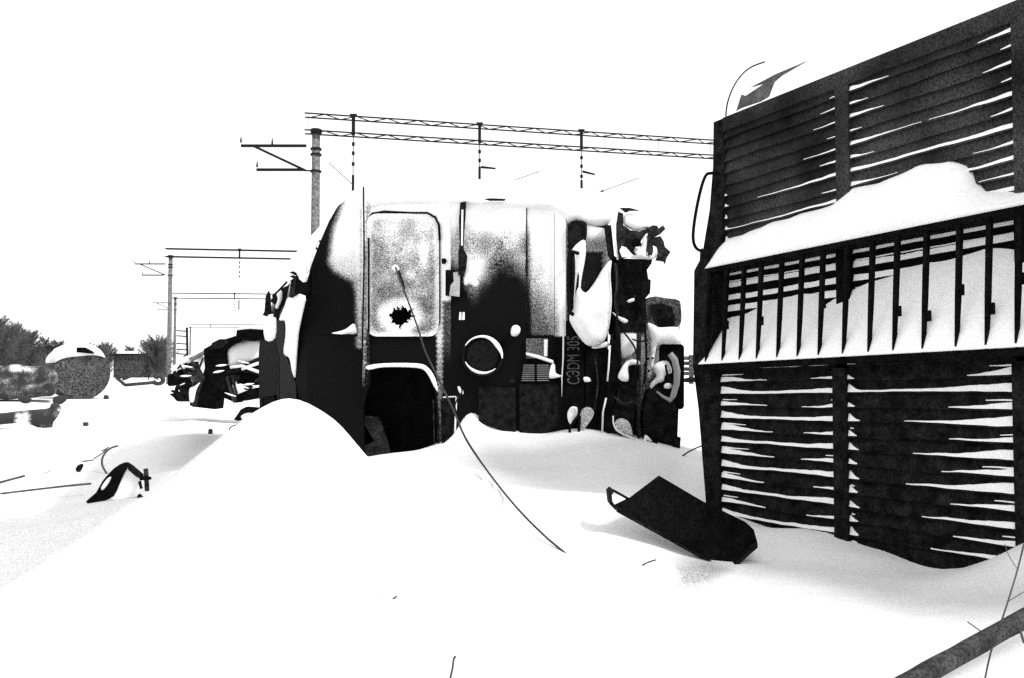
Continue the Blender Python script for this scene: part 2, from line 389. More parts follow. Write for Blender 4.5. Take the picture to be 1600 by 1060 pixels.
# windscreen pillar
def f_pill(x, y): return max(0, min(1, .62 + .5 * smooth(330, 300, y) - (y - 330) / 650 + (.25 if x < 572 else -.1)))
sheet('window_pillar', [(567,291),(577,291),(577,600),(566,640),(565,560)], 8.53, FROST, loco, step=4, snow=lambda x, y: f_pill(x, y) * smooth(620, 570, y), t=.08)
tube('pillar_seam', [at(568, 292, 8.5), at(569, 400, 8.5), at(566, 560, 8.5), at(564, 600, 8.52)], .009, BLACK, loco, 6)
tube('pillar_groove', [at(576, 372, 8.5), at(576, 520, 8.5)], .013, SOOT, loco, 6)
# wall round the windscreens
W1 = rrect(573, 334, 686, 526, 16); W2 = rrect(568, 573, 684, 790, 26)
def f_face(x, y):
    s = 1.0 - smooth(430, 540, y) * (.35 if x > 682 else 1.0)
    if x > 682 and y > 470: s = .85 - smooth(480, 640, y) * .45 - (.5 if x > 692 else 0)
    if y > 527 and x < 680: s = 0
    return max(0, min(1, s))
bm = newbm(); sheet_bm(bm, [(565,292),(600,289),(700,290),(705,300),(704,792),(565,792)], YL, step=4, snow=f_face, t=.06, hole=W1)
bm.faces.ensure_lookup_table()
kill = [f for f in bm.faces if inpoly([proj(f.calc_center_median())], W2)[0]]
bmesh.ops.delete(bm, geom=kill, context='FACES')
link('cab_front', bm, FROST, loco)
_rs = random.Random(12); star = []
for _i in range(31):
    _a = _i / 31 * 6.2832; _r = (23 if _i % 4 == 0 else 17) * _rs.uniform(.72, 1.12) if _i % 2 == 0 else 13 * _rs.uniform(.8, 1.2)
    star.append((626 + _r * 1.12 * math.cos(_a), 494 + _r * .95 * math.sin(_a)))
def f_glass(x, y):
    s = .50 + .22 * smooth(400, 340, y) - .12 * smooth(380, 480, y)
    e = seg_dist([(x, y)], W1)[0]; s += .45 * smooth(11, 2, e)
    d = math.hypot((x - 625) / 1.3, y - 494); s += .5 * smooth(34, 20, d)
    s += .3 * smooth(14, 4, math.hypot(x - 640, (y - 430) / .8)) + .35 * smooth(12, 2, math.hypot(x - 662, (y - 395) / 3))
    s += .12 * noise.noise(Vector((x * .03, y * .03, 3)))
    if y < 480: s = min(s, .80)
    return max(0, min(1, s))
glass = sheet('windscreen', W1, lambda x, y: 8.53 - (x - 573) * .0011, GLASSF, loco, step=3, snow=f_glass, t=.012, hole=star)
glass['label'] = 'frosted windscreen with a jagged hole'
ring_tube('window_seal', [(577,341),(582,334),(600,331),(640,333),(668,333),(680,340),(686,352),(687,375)], lambda x, y: YL(x) - .02, .013, BLACK, glass, closed=False)
ring_tube('window_seal', [(687,375),(687,500),(684,516),(672,527),(640,529),(590,527),(577,519),(572,505),(572,345)], lambda x, y: YL(x) - .012, .009, BLACK, glass, closed=False)
tube('wiper_arm', [at(616, 418, 8.42), at(622, 421, 8.40), at(629, 440, 8.42), at(632, 452, 8.44)], .010, SOOT, loco, 6)
snowcap('snow_tip', [(612,418),(618,414),(624,420),(618,425)], 8.38, loco, .01, step=2)
# lower windscreen: open black hole with a sill of snow
slab('cab_interior', [(560,440),(700,440),(700,792),(560,792)], 9.1, BLACK, loco, t=.05)
slab('torn_lining', [(565,655),(572,650),(592,652),(606,690),(612,722),(560,726),(560,700),(585,690)], 8.75, RUST, loco, t=.04)
fr = ring_tube('window_frame', [(570,600),(572,580),(580,572),(600,570),(650,571),(665,575),(676,588),(681,610),(684,640),(686,705)], 8.40, .009, SOOT, loco, closed=False)
for x in (677, 683, 689): tube('frame_bead', [at(x, 625, 8.4), at(x + 2, 706, 8.4)], .006, RUST, fr, 5)
snowcap('snow_line', [(573,572),(600,568),(650,568),(668,574),(680,592),(684,612),(678,604),(666,582),(650,575),(600,574),(576,578)], 8.36, loco, .012, step=3, bw_=4)
slab('step_box', [(690,620),(713,622),(714,700),(690,712)], 8.36, SOOT, loco, t=.2)
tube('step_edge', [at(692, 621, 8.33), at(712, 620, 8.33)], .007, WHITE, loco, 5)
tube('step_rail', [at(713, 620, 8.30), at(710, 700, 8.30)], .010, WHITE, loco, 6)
# nose plates
def f_noseA(x, y):
    yb = 447 - 22 * smooth(735, 790, x) + 14 * math.sin(x * .07) + 12 * noise.noise(Vector((x * .05, 0, 2))); wd = 85
    s = smooth(yb + wd * .5, yb - wd, y); s = min(s, .5 + .5 * smooth(380, 330, y) + .25 * noise.noise(Vector((x * .02, y * .02, 7))) + .18)
    s += .25 * smooth(40, 6, math.hypot(x - 742, (y - 425) * 1.1)) - .3 * max(0, noise.noise(Vector((x * .045, y * .03, 11)))) * smooth(340, 400, y)
    return max(0, min(1, s))
sheet('nose_panel', [(704,300),(822,302),(822,770),(704,792)], YL, FROST, loco, step=5, snow=f_noseA, t=.08)
def f_noseB(x, y):
    s = 1.05 - smooth(340, 470, y) * .45 * smooth(885, 835, x) - smooth(440, 500, y) * .27 - .5 * smooth(834, 822, x) * smooth(310, 380, y)
    if y > 526: s = 0
    return max(0, min(1, s))
sheet('nose_panel', [(823,302),(866,306),(866,770),(823,770)], lambda x, y: 8.345, FROST, loco, step=5, snow=f_noseB, t=.08)
def f_noseC(x, y): return max(0, min(1, (1.0 - .45 * smooth(395, 530, y) * smooth(880, 866, x)) * (1 if y < 526 else 0)))
sheet('nose_panel', [(867,306),(884,308),(884,770),(867,770)], lambda x, y: 8.31, FROST, loco, step=3, snow=f_noseC, t=.08)
tube('panel_seam', [at(823, 318, 8.33), at(823, 432, 8.33)], [.004, .013], SOOT, loco, 6)
slab('headlight_box', [(823,527),(880,527),(880,600),(823,600)], 8.30, BLACK, loco, t=.04)
# marker lights and vertical grab strut
slab('grab_strut', [(719,317),(728,315),(727,340),(725,362),(724,388),(730,400),(728,420),(724,432),(716,430),(716,398),(718,380),(717,345)], 8.28, SOOT, loco, t=.05)
slab('strut_gleam', [(721,328),(724,328),(723,384),(720.5,384)], 8.275, WHITE, loco, t=.003)  # highlight on the strut, put in as a pale strip
slab('lamp_bracket', [(696,422),(722,422),(722,462),(696,462)], 8.30, BLACK, loco, t=.06)
slab('bracket_face', [(708,426),(719,424),(718,464),(702,462),(704,446),(709,440)], 8.29, frost('bracket_frost', .2, .6), loco, t=.004, snow=.5)
snowcap('snow_patch', [(725,432),(735,425),(747,440),(744,449),(734,444),(726,446)], 8.31, loco, .03, step=3)
for x in (718, 723): slab('hinge', [(x, 488), (x + 3, 488), (x + 3, 500), (x - 1, 500)], 8.29, WHITE, loco, t=.012)
slab('bolt_head', [(690,404),(696,404),(698,408),(695,413),(690,412)], 8.33, BLACK, loco, t=.02)
# headlight
hc = (754, 556); HR = 31
def circ(cx, cy, r, n=28, sx=1.0, a0=0, a1=360): return [(cx + r * sx * math.cos(math.radians(a0 + (a1 - a0) * i / n)), cy + r * math.sin(math.radians(a0 + (a1 - a0) * i / n))) for i in range(n if a1 - a0 == 360 else n + 1)]
hl = slab('headlight', circ(*hc, HR - 2), 8.27, BLACK, loco, t=.08)
ring_tube('headlight_rim', circ(*hc, HR, 30), 8.25, .012, SOOT, hl)
slab('headlight_lens', circ(*hc, HR - 7), 8.262, mat('dirty_lens', .005, .3, .8, 30, .06), hl, t=.006)
out_ = circ(*hc, HR + 1, 14, a0=-150, a1=8); inn = [(hc[0] + (HR - w_) * math.cos(math.radians(a)), hc[1] + (HR - w_) * math.sin(math.radians(a))) for a, w_ in zip(np.linspace(8, -150, 15), (1, 2.5, 4.5, 6, 6.5, 6, 5, 4, 3, 2.5, 2, 1.5, 1, 1, .5))]
snowcap('rim_snow', out_ + inn, 8.235, hl, .006, step=2, bw_=3, k=0)
out_ = circ(*hc, HR - 2, 10, a0=45, a1=160); inn = [(hc[0] + (HR - w_) * math.cos(math.radians(a)), hc[1] + (HR - w_) * math.sin(math.radians(a))) for a, w_ in zip(np.linspace(160, 45, 11), (3.2, 4, 5, 6, 6.4, 6.4, 6, 5.4, 4.8, 4, 3))]
snowcap('rim_snow', out_ + inn, 8.235, hl, .006, step=2, bw_=3, k=0)
snowcap('snow_lump', [(798,519),(800,511),(806,508),(812,511),(813,518),(808,525),(800,525)], 8.27, loco, .03, step=3)
slab('latch', [(797,594),(804,592),(804,598),(797,598)], 8.28, RUST, loco, t=.02)
# vent grille and its snow
slab('vent_recess', [(822,529),(856,529),(856,560),(822,560)], 8.292, frost('dull_frost', .03, .9), loco, t=.01, snow=.35)
snowcap('snow_strip', [(850,531),(856,531),(855,557),(850,557)], 8.28, loco, .006, step=3, bw_=3, k=0)
snowcap('snow_strip', [(822,551),(840,555),(864,563),(866,569),(845,562),(822,555)], 8.27, loco, .014, step=3, bw_=4, k=0)
snowcap('snow_patch', [(861,571),(867,570),(868,582),(874,586),(878,588),(868,591),(858,590)], 8.27, loco, .02, step=3)
gr = slab('vent_grille', [(820,566),(860,572),(858,598),(814,598),(816,582)], 8.29, BLACK, loco, t=.02)
bm = newbm()
for i in range(9):
    y = 571 + i * 3
    for x0, x1 in ((818 - i * .4, 835), (839, 858)): tube_bm(bm, [at(x0, y, 8.283), at(x1, y, 8.283)], .0042, 5)
link('grille_bar', bm, mat('grille_metal', .2, .6, .3), gr)
# lower skirt plates
for pts_ in ([(748,604),(806,606),(806,680),(780,672),(758,664),(748,660)], [(812,600),(872,600),(870,690),(812,690)]):
    slab('skirt_plate', pts_, 8.30, SOOT, loco, t=.02)
tube('cable_loop', [at(x, y, 8.2) for x, y in ((718,600),(722,612),(716,622),(711,634),(714,650))], .009, SOOT, loco, 6, curve=4)
snowcap('snow_patch', [(715,604),(722,608),(724,616),(718,614)], 8.24, loco, .012, step=3)
# buffer beam with the running number
def f_beam(x, y): return 1.0 if y < 345 + 4 * math.sin(x * .2) else max(0, min(1, (1 - smooth(340, 400, y)) * .8 + .2 * smooth(500, 440, y)))
sheet('buffer_beam', [(885,310),(950,322),(950,780),(885,780)], 8.36, FROST, loco, step=5, snow=lambda x, y: 1 - smooth(338, 356, y) if x > 885 else 1, t=.2)
slab('number_board', [(885,502),(892,500),(899,500),(907,508),(912,516),(914,700),(884,690)], 8.27, BLACK, loco, t=.07)
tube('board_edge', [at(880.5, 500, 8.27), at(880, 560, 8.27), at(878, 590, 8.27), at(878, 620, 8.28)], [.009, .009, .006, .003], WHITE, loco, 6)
def text(s, px, py, Y, h, m, parent, name='running_number'):
    cu = bpy.data.curves.new(name, 'FONT'); cu.body = s; cu.size = h; cu.extrude = .003; cu.align_x = 'CENTER'; cu.align_y = 'CENTER'; cu.space_character = 1.02
    o = bpy.data.objects.new(name, cu); COL.objects.link(o); cu.materials.append(m)
    from mathutils import Matrix
    R = Matrix((Vector((0, 0, 1)), Vector((-1, 0, 0)), Vector((0, -1, 0)))).transposed()
    o.rotation_euler = R.to_euler(); o.parent = parent; o.location = at(px, py, Y) - Vector(parent['o0']); o['o0'] = list(parent['o0'])
    o.scale = (.82, 1.45, 1)
    bpy.context.view_layer.update()
    me = bpy.data.meshes.new_from_object(o.evaluated_get(bpy.context.evaluated_depsgraph_get()))
    q = bpy.data.objects.new(name, me); COL.objects.link(q); q.rotation_euler = o.rotation_euler; q.location = o.location; q.scale = o.scale; q.parent = parent; q['o0'] = list(parent['o0'])
    if not me.materials: me.materials.append(m)
    bpy.data.objects.remove(o); q.name = name
    return q
t_ = text('CЭDM 305', 897, 563, 8.262, .128, LETTER, loco)
# coupler pocket with curved hand rail
slab('pocket', spline_poly([(889,350),(900,345),(916,349),(916,374),(908,380),(898,392),(891,395),(888,370)], 3), 8.26, SOOT, loco, t=.05)
def f_pock(x, y):
    s = .45 + .5 * smooth(382, 360, y) + .2 * smooth(390, 398, y)
    if y > 392: s = .12
    if x > 940: s = max(s, .45)
    if x > 946: s = .7
    return max(0, min(1, s))
sheet('pocket_back', [(917,352),(950,358),(955,400),(953,410),(940,425),(925,448),(912,458),(907,455),(906,430),(912,400)], 8.30, FROST, loco, step=4, snow=f_pock, t=.05)
snowcap('snow_drift', [(955,407),(954,430),(956,470),(952,510),(944,533),(930,541),(915,538),(900,519),(890,500),(893,485),(903,450),(915,458),(930,440),(942,420)], 8.2, loco, .12, step=5, bw_=22)
snowcap('snow_drift', [(893,392),(903,380),(914,376),(915,400),(908,440),(905,480),(896,490),(899,430),(898,397)], 8.26, loco, .03, step=4)
tube('hand_rail', [at(x, y, Y) for x, y, Y in ((903,396,8.22),(893,394,8.12),(889,398,8.1),(888,440,8.1),(889,478,8.1),(892,489,8.11),(903,495,8.2))], .019, PIPE, loco, 8, curve=5)
tube('hand_rail', [at(895, 397, 8.17), at(895.5, 440, 8.17), at(894, 486, 8.17)], .011, PIPE, loco, 8)
slab('painted_rail_shadow', [(903,425),(905,432),(903,470),(897,486),(897,470)], 8.23, SOOT, loco, t=.01)  # dark sheet standing in for the hand rail's shadow
snowcap('snow_patch', [(938,538),(948,534),(952,541),(930,545),(925,542)], 8.25, loco, .02, step=3)
snowcap('snow_patch', [(912,590),(920,590),(923,596),(914,597)], 8.24, loco, .012, step=3)
slab('beam_face', [(915,548),(952,546),(954,700),(915,692)], 8.27, BLACK, loco, t=.08)
# end sill, a tall dark member
sill = slab('end_sill', [(945,352),(951,398),(956,405),(964,404),(962,540),(966,600),(954,612),(948,690),(955,692),(968,680),(972,600),(966,404),(960,400),(955,352)], 8.22, SOOT, loco, t=.2)
slab('end_sill', [(955,530),(968,534),(966,606),(954,680),(946,684),(944,640),(950,600)], 8.2, BLACK, loco, t=.12)
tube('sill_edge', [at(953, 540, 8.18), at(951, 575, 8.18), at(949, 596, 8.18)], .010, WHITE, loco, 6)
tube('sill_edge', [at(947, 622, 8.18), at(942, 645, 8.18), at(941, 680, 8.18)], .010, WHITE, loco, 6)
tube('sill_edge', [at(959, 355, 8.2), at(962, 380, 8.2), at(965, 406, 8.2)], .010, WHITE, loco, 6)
# torn sheet metal at the top of the frame
tb = slab('torn_plate', [(966,331),(974,334),(974,352),(985,360),(999,362),(1010,357),(1006,356),(1014,355),(1020,352),(1027,353),(1029,357),(1036,352),(1040,358),(1032,366),(1024,370),(1016,374),(1012,364),(1006,370),(1000,380),(990,378),(984,373),(979,376),(988,390),(990,394),(982,388),(972,384),(968,392),(972,402),(984,401),(965,406),(963,385),(963,350)], 8.2, RUST, loco, t=.02)
slab('torn_plate', [(969,325),(984,325),(999,329),(985,329),(978,332)], 8.18, SOOT, loco, t=.03)
slab('torn_plate', [(1012,366),(1022,371),(1032,369),(1037,377),(1039,386),(1048,394),(1042,403),(1039,413),(1037,409),(1024,407),(1029,396),(1026,386),(1020,383),(1021,392),(1019,399),(1013,400),(1011,390)], 8.17, RUST, loco, t=.02)
slab('torn_plate', [(979,372),(989,374),(998,383),(992,387),(990,393),(994,399),(988,397),(980,388),(976,380)], 8.15, SOOT, loco, t=.02)
slab('torn_plate', [(990,371),(1000,374),(1003,384),(996,386),(988,380)], 8.14, BLACK, loco, t=.02)
snowcap('snow_pile', [(976,336),(990,334),(1004,344),(1015,352),(1010,356),(999,361),(986,358),(975,350)], 8.24, loco, .06, step=4)
snowcap('snow_pile', [(982,376),(990,384),(998,388),(1003,380),(1009,366),(1013,378),(1011,398),(1020,400),(1030,390),(1027,400),(1018,405),(998,404),(985,402),(990,396)], 8.19, loco, .03, step=4)
# under-frame: bogie seen end on
slab('frame_plate', [(957,408),(970,404),(1000,405),(1020,403),(1018,412),(1011,422),(1013,436),(1017,438),(1016,458),(1009,466),(1010,520),(960,520),(955,470),(957,430)], 8.28, SOOT, loco, t=.5)
slab('frame_recess', [(978,424),(1000,424),(1004,470),(996,500),(984,470),(976,440)], 8.26, BLACK, loco, t=.02)
for x, y in ((985,448),(992,463)): slab('bolt_head', circ(x, y, 2, 8), 8.25, RUST, loco, t=.01)
snowcap('snow_patch', [(980,470),(990,466),(991,470),(984,473)], 8.22, loco, .012, step=3)
snowcap('snow_patch', [(957,488),(966,494),(979,499),(981,503),(976,505),(966,498)], 8.2, loco, .014, step=3)
def f_und(x, y):
    s = .62 - .25 * smooth(500, 470, y) + .4 * math.exp(-((x - 985) / 9) ** 2) * .3 + .45 * smooth(1012, 1022, x) * smooth(590, 560, y) - .5 * smooth(560, 630, y)
    s += .4 * noise.noise(Vector((x * .05, y * .025, 4))) + .25 * math.exp(-((x - 1000) / 3) ** 2)
    if math.hypot(x - 1013, y - 582) < 14: s -= .25 * (1 if (int(x / 3) + int(y / 4)) % 2 else 0)
    return max(0, min(1, s))
sheet('under_frame', [(958,500),(966,520),(1012,500),(1010,468),(1024,462),(1040,466),(1062,470),(1064,540),(1062,600),(1058,700),(1030,708),(1006,702),(1003,690),(975,690),(957,640),(966,600),(962,560)], 8.38, FROST, loco, step=4, snow=f_und, t=.35)
slab('axle_box', spline_poly([(1009,469),(1020,464),(1040,466),(1060,469),(1064,480),(1064,505),(1052,512),(1030,508),(1014,506),(1010,490)], 3), 8.33, frost('axle_frost', .012, .9), loco, t=.3, snow=.3)
slab('axle_recess', [(1016,476),(1035,474),(1050,480),(1055,500),(1052,511),(1030,511),(1020,498)], 8.31, SOOT, loco, t=.03)
slab('axle_recess', [(1030,500),(1052,496),(1052,511),(1027,511)], 8.30, BLACK, loco, t=.02)
snowcap('snow_pile', [(1012,506),(1022,508),(1030,512),(1050,511),(1061,514),(1062,534),(1050,538),(1030,538),(1024,550),(1020,575),(1016,570),(1018,530)], 8.27, loco, .05, step=5)
slab('brake_hanger', rrect(1031,538,1069,640,6) , 8.33, BLACK, loco, t=.25)
snowcap('snow_pile', [(1020,574),(1030,566),(1040,564),(1046,568),(1050,582),(1040,586),(1036,596),(1026,600),(1018,608),(1016,600),(1026,588)], 8.25, loco, .05, step=4)
tube('brake_pipe', [at(x, y, 8.2) for x, y in ((1047,553),(1054,562),(1058,580),(1057,600),(1052,618),(1047,626),(1036,620),(1026,612))], [.03, .034, .034, .032, .03, .026, .014, .008], frost('pipe_frost', .3, .5, 80), loco, 8)
snowcap('snow_patch', [(1040,600),(1047,599),(1050,604),(1045,608),(1038,606)], 8.22, loco, .02, step=3)
slab('bogie_block', [(1012,610),(1030,604),(1056,628),(1058,680),(1061,700),(1058,708),(1038,702),(1018,694),(1006,690),(1004,640)], 8.24, SOOT, loco, t=.4)
slab('coupling_rod', [(996,520),(1002,520),(1001,620),(1000,690),(1005,706),(1000,700),(996,680),(995,600)], 8.18, RUST, loco, t=.06)
slab('draw_hook', [(978,572),(990,570),(1000,573),(1000,600),(992,640),(985,690),(968,684),(957,660),(962,610),(978,598)], 8.2, SOOT, loco, t=.2)
snowcap('snow_pile', [(966,590),(970,578),(978,566),(988,562),(998,564),(1000,570),(986,571),(983,578),(985,592),(976,597)], 8.17, loco, .03, step=3)
slab('pin_hole', [(982,572),(999,572),(999,592),(988,610),(983,596)], 8.15, BLACK, loco, t=.02)
dc = sheet('buffer_disc', spline_poly([(960,664),(966,656),(976,655),(984,662),(988,676),(986,683),(975,680),(963,674)], 3), 8.12, FROST, loco, step=3, snow=.72, t=.05)
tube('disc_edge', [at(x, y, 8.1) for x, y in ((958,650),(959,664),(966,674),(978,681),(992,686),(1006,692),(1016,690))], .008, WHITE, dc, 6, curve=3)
bf = sheet('buffer', spline_poly([(908,645),(914,638),(922,637),(928,644),(924,656),(912,672),(906,682),(904,670)], 3), 8.16, FROST, loco, step=3, snow=.68, t=.06)
snowcap('snow_patch', [(887,645),(893,636),(902,637),(905,646),(898,656),(893,664),(888,658)], 8.17, loco, .02, step=3)
tube('brake_hose', [at(x, y, 8.13) for x, y in ((894,632),(903,635),(904,648),(896,660),(890,672),(894,682),(902,684),(905,668),(906,650))], .014, PIPE, loco, 8, curve=4)
slab('brake_block', [(1016,676),(1024,680),(1030,700),(1026,712),(1018,704),(1008,706),(1004,700)], 8.15, BLACK, loco, t=.15)
tube('brake_rod', [at(1030, 700, 8.1), at(1028, 716, 8.1)], .02, SOOT, loco)
slab('frame_corner', [(1056,682),(1064,684),(1062,706),(1050,704)], 8.2, SOOT, loco, t=.1)
snowcap('snow_patch', [(1008,680),(1018,688),(1018,690),(1010,689),(1010,706),(1006,702)], 8.14, loco, .008, step=3)
for P5, r_, m_ in (([(1000,410),(1004,450),(1001,480),(1006,500)], .010, BLACK), ([(961,412),(964,440),(961,470),(965,500)], .012, RUST), ([(975,520),(990,540),(996,560),(994,580)], .010, SOOT), ([(1008,520),(1010,560),(1006,600)], .012, BLACK),
                   ([(960,620),(975,632),(990,628),(1004,640)], .010, RUST), ([(1012,640),(1024,650),(1040,646),(1056,655)], .011, BLACK), ([(988,530),(1000,534),(1012,531)], .009, BLACK), ([(1040,570),(1044,590),(1052,600)], .012, SOOT), ([(930,560),(934,600),(929,640)], .009, RUST)):
    tube('pipe', [at(x, y, 8.12) for x, y in P5], r_, m_, loco, 6, curve=3)
for x, y in ((1008,572),(1014,580),(1009,590),(1015,597),(1020,560),(1013,561),(1004,655),(1010,668),(1040,672)): slab('bolt_head', circ(x, y, 1.9, 7), 8.16, BLACK, loco, t=.03)
snowcap('snow_patch', [(966,520),(980,514),(996,520),(998,540),(985,556),(972,560),(965,545)], 8.3, loco, .02, step=4)
# snow lying along the upper side
top = [(541,309),(560,294),(600,288),(640,288),(700,287),(726,300),(740,304),(758,309),(790,309),(800,300),(860,300),(900,304),(940,316),(958,330),(950,352),(915,352),(900,345),(884,350),(860,330),(700,322),(620,322),(566,330),(552,330)]
snowcap('snow_cover', top, lambda x, y: YL(x) + .03, loco, .07, step=6, k=2)
bm = newbm()
for i in range(46):                                # long drift on the upper side of the body
    for j in range(7):
        s = i / 45 * 4.1; q = j / 6
        px = 560 + q * 380
        p = at(px, 306, 8.7) + AX * s
        p.z += .05 + .13 * math.sin(math.pi * q) + .04 * noise.noise(p * 2)
        bm.verts.new(p)
bm.verts.ensure_lookup_table()
for i in range(45):
    for j in range(6): bm.faces.new([bm.verts[k] for k in (i * 7 + j, i * 7 + j + 1, (i + 1) * 7 + j + 1, (i + 1) * 7 + j)])
ex = bmesh.ops.extrude_face_region(bm, geom=list(bm.faces)); [setattr(v, 'co', v.co + Vector((0, 0, -.25))) for v in ex['geom'] if isinstance(v, bmesh.types.BMVert)]
bmesh.ops.recalc_face_normals(bm, faces=bm.faces)
link('snow_ridge', bm, SNOW, loco, True)
slab('ventilator_lip', [(757,311),(768,310),(790,311),(788,313),(765,313)], 8.25, SOOT, loco, t=.04)
# roof equipment along the flank
R_ = lambda x, y=0: YR(x) - .12
snowcap('roof_snow', [(499,372),(488,398),(478,440),(464,430),(466,404),(478,392),(488,384)], lambda x, y: YR(min(x, 478)) - .1, loco, .05, step=5)
slab('resistor_box', [(463,431),(486,433),(484,462),(460,459)], 8.9, BLACK, loco, t=.5, d=AX)
bm = newbm()
for y in (424, 430, 437, 444): slab_bm(bm, [(452,y+2),(458,y),(464,y+4),(464,y+8),(456,y+4)], 9.1, .1)
link('insulator_stack', bm, PIPE, loco)
snowcap('roof_snow', [(452,463),(476,462),(472,490),(466,520),(463,560),(461,590),(456,580),(452,560),(443,552),(446,525),(445,502),(436,500),(444,480)], R_, loco, .06, step=5)
snowcap('roof_snow', [(412,497),(420,492),(431,494),(430,528),(414,531)], R_, loco, .08, step=4)
slab('roof_walkway', [(430,500),(444,500),(446,550),(444,640),(428,650),(430,560)], lambda x, y: YR(x), SOOT, loco, t=.3, d=AX)
slab('duct', [(408,533),(430,530),(436,560),(437,655),(408,650),(406,560)], lambda x, y: YR(x) - .05, BLACK, loco, t=.3, d=AX)
slab('duct_end', [(446,552),(462,600),(464,640),(445,660),(440,600)], lambda x, y: YR(x) - .1, SOOT, loco, t=.2, d=AX)
slab('pantograph_horn', [(420,454),(423,460),(424,486),(430,492),(418,494),(411,492),(414,486),(416,462)], 12.5, SOOT, loco, t=.12, d=AX)
slab('pantograph_base', [(424,470),(430,458),(438,452),(450,446),(456,440),(462,450),(452,470),(442,478),(434,496),(428,494),(432,476)], 11.0, SOOT, loco, t=.15, d=AX)
snowcap('roof_snow', [(432,458),(439,454),(440,468),(434,482),(430,480),(434,468)], 10.9, loco, .03, step=3)
tube('roof_cable', [at(448, 441, 10.5), at(438, 452, 10.6), at(426, 463, 10.8)], .014, PIPE, loco)

# ============================================================ the louvred locomotive on the right
O = at(1115, 575, 6.0); Ud = Vector((1.08, -1.9, 0)).normalized(); Nd = Vector((-Ud.y, Ud.x, 0)); Nd = -Nd if Nd.x > 0 else Nd
def W(t, n, z):
    zz = z + t / 2.2 * .075 * (.55 + .45 * smooth(3.1, 1.9, z))
    p = Vector((O.x, O.y, 0)) + Ud * t + Nd * n; p.z = zz; return p
def t_of(px, n=0.0):                                # where a picture column meets the face
    a, b = 0., 4.5
    for _ in range(40):
        m_ = (a + b) / 2
        if proj(W(m_, n, 1.2))[0] < px: a = m_
        else: b = m_
    return a
wag = root('louvred_locomotive', tuple(W(1.5, -1.2, -.3)), 'huge dark locomotive with louvred panels and snow packed in its slats, looming at the edge', 'locomotive')
def wbox(bm, t0, t1, n0, n1, z0, z1, nz0=None, nz1=None):
    """nz0/nz1: the outer n at bottom and top"""
    a = nz0 if nz0 is not None else n1; b = nz1 if nz1 is not None else n1
    P = [W(t0, n0, z0), W(t1, n0, z0), W(t1, a, z0), W(t0, a, z0), W(t0, n0, z1), W(t1, n0, z1), W(t1, b, z1), W(t0, b, z1)]
    v = [bm.verts.new(p) for p in P]
    fs = [bm.faces.new([v[i] for i in f]) for f in ((0,1,2,3),(4,5,6,7),(0,1,5,4),(1,2,6,5),(2,3,7,6),(3,0,4,7))]
    bmesh.ops.recalc_face_normals(bm, faces=fs)
def wpart(name, m, boxes, parent=wag):
    bm = newbm()
    for b in boxes: wbox(bm, *b)
    return link(name, bm, m, parent)
TE = 4.3
wpart('body', BLACK, [(0, TE, -2.8, -.2, -.3, 3.03)])
# end frame strip, following the bulging section
bm = newbm()
prof = [(-.20, 3.09), (-.08, 3.09), (-.07, 2.75), (-.03, 2.4), (.05, 2.05), (.13, 1.93), (.15, 1.22), (.10, .9), (.03, .17), (.0, -.3), (-.20, -.3)]
prof2 = [(-.20, 3.09), (-.08, 3.09), (-.08, 2.75), (-.06, 2.4), (-.03, 2.05), (.10, 1.92), (.10, 1.22), (.02, 1.15), (.0, .17), (-.0, -.3), (-.20, -.3)]
a = [bm.verts.new(W(-.06, n, z)) for n, z in prof]; b = [bm.verts.new(W(.05, n, z)) for n, z in prof2]
bm.faces.new(a); bm.faces.new(b[::-1])
for i in range(len(a)): bm.faces.new((a[i], b[i], b[(i + 1) % len(a)], a[(i + 1) % len(a)]))
bmesh.ops.recalc_face_normals(bm, faces=bm.faces)
link('end_frame', bm, SOOT, wag)
NU, NL = -.08, -.02
slats_u, slats_m, slats_l = [], [], []
P_ = .0885
def slat(bm, t0, t1, n, z):
    # thin tilted blade, slightly warped along its length; the outer edge hangs lower
    N = 12; rows = []
    for i in range(N + 1):
        t = t0 + (t1 - t0) * i / N; a = wp(t, z); b = wp(t, z + P_)
        rows.append([bm.verts.new(p) for p in (W(t, n, z + a), W(t, n - .028, z + .086 + b), W(t, n - .04, z + .075 + b), W(t, n, z - .012 + a))])
    fs = [bm.faces.new(rows[0]), bm.faces.new(rows[-1][::-1])]
    for p, q in zip(rows, rows[1:]):
        for k in range(4): fs.append(bm.faces.new((p[k], p[(k + 1) % 4], q[(k + 1) % 4], q[k])))
    bmesh.ops.recalc_face_normals(bm, faces=fs)
def wp(t, z): return .011 * noise.noise(Vector((t * 1.7, round(z / P_) * 3.3, 2))) + .004 * noise.noise(Vector((t * 9, round(z / P_) * 5.1, 6)))
BAYS = [(.05, 1.055), (1.15, 2.155), (2.26, 3.24), (3.33, 4.25)]
def wedge(bm, t0, t1, n, z, hf):
    N = int((t1 - t0) / .012); run = []; z0_ = z
    def flush():
        if len(run) > 2:
            fr_ = []
            for (t, h) in run:
                z = z0_ + wp(t, z0_)
                fr_.append([bm.verts.new(W(t, n + .004, z - .001)), bm.verts.new(W(t, n + .003 - h * .22, z + h)), bm.verts.new(W(t, n - .05, z + max(h, .0) + .012)), bm.verts.new(W(t, n - .05, z + .03))])
            fs = []
            for p, q in zip(fr_, fr_[1:]):
                for k in range(4): fs.append(bm.faces.new((p[k], p[(k + 1) % 4], q[(k + 1) % 4], q[k])))
            fs.append(bm.faces.new(fr_[0])); fs.append(bm.faces.new(fr_[-1][::-1]))
            bmesh.ops.recalc_face_normals(bm, faces=fs)
        run.clear()
    for i in range(N + 1):
        t = t0 + (t1 - t0) * i / N; h = hf(t - t0, t1 - t)
        if h > .0025: run.append((t, h))
        else: flush()
    flush()
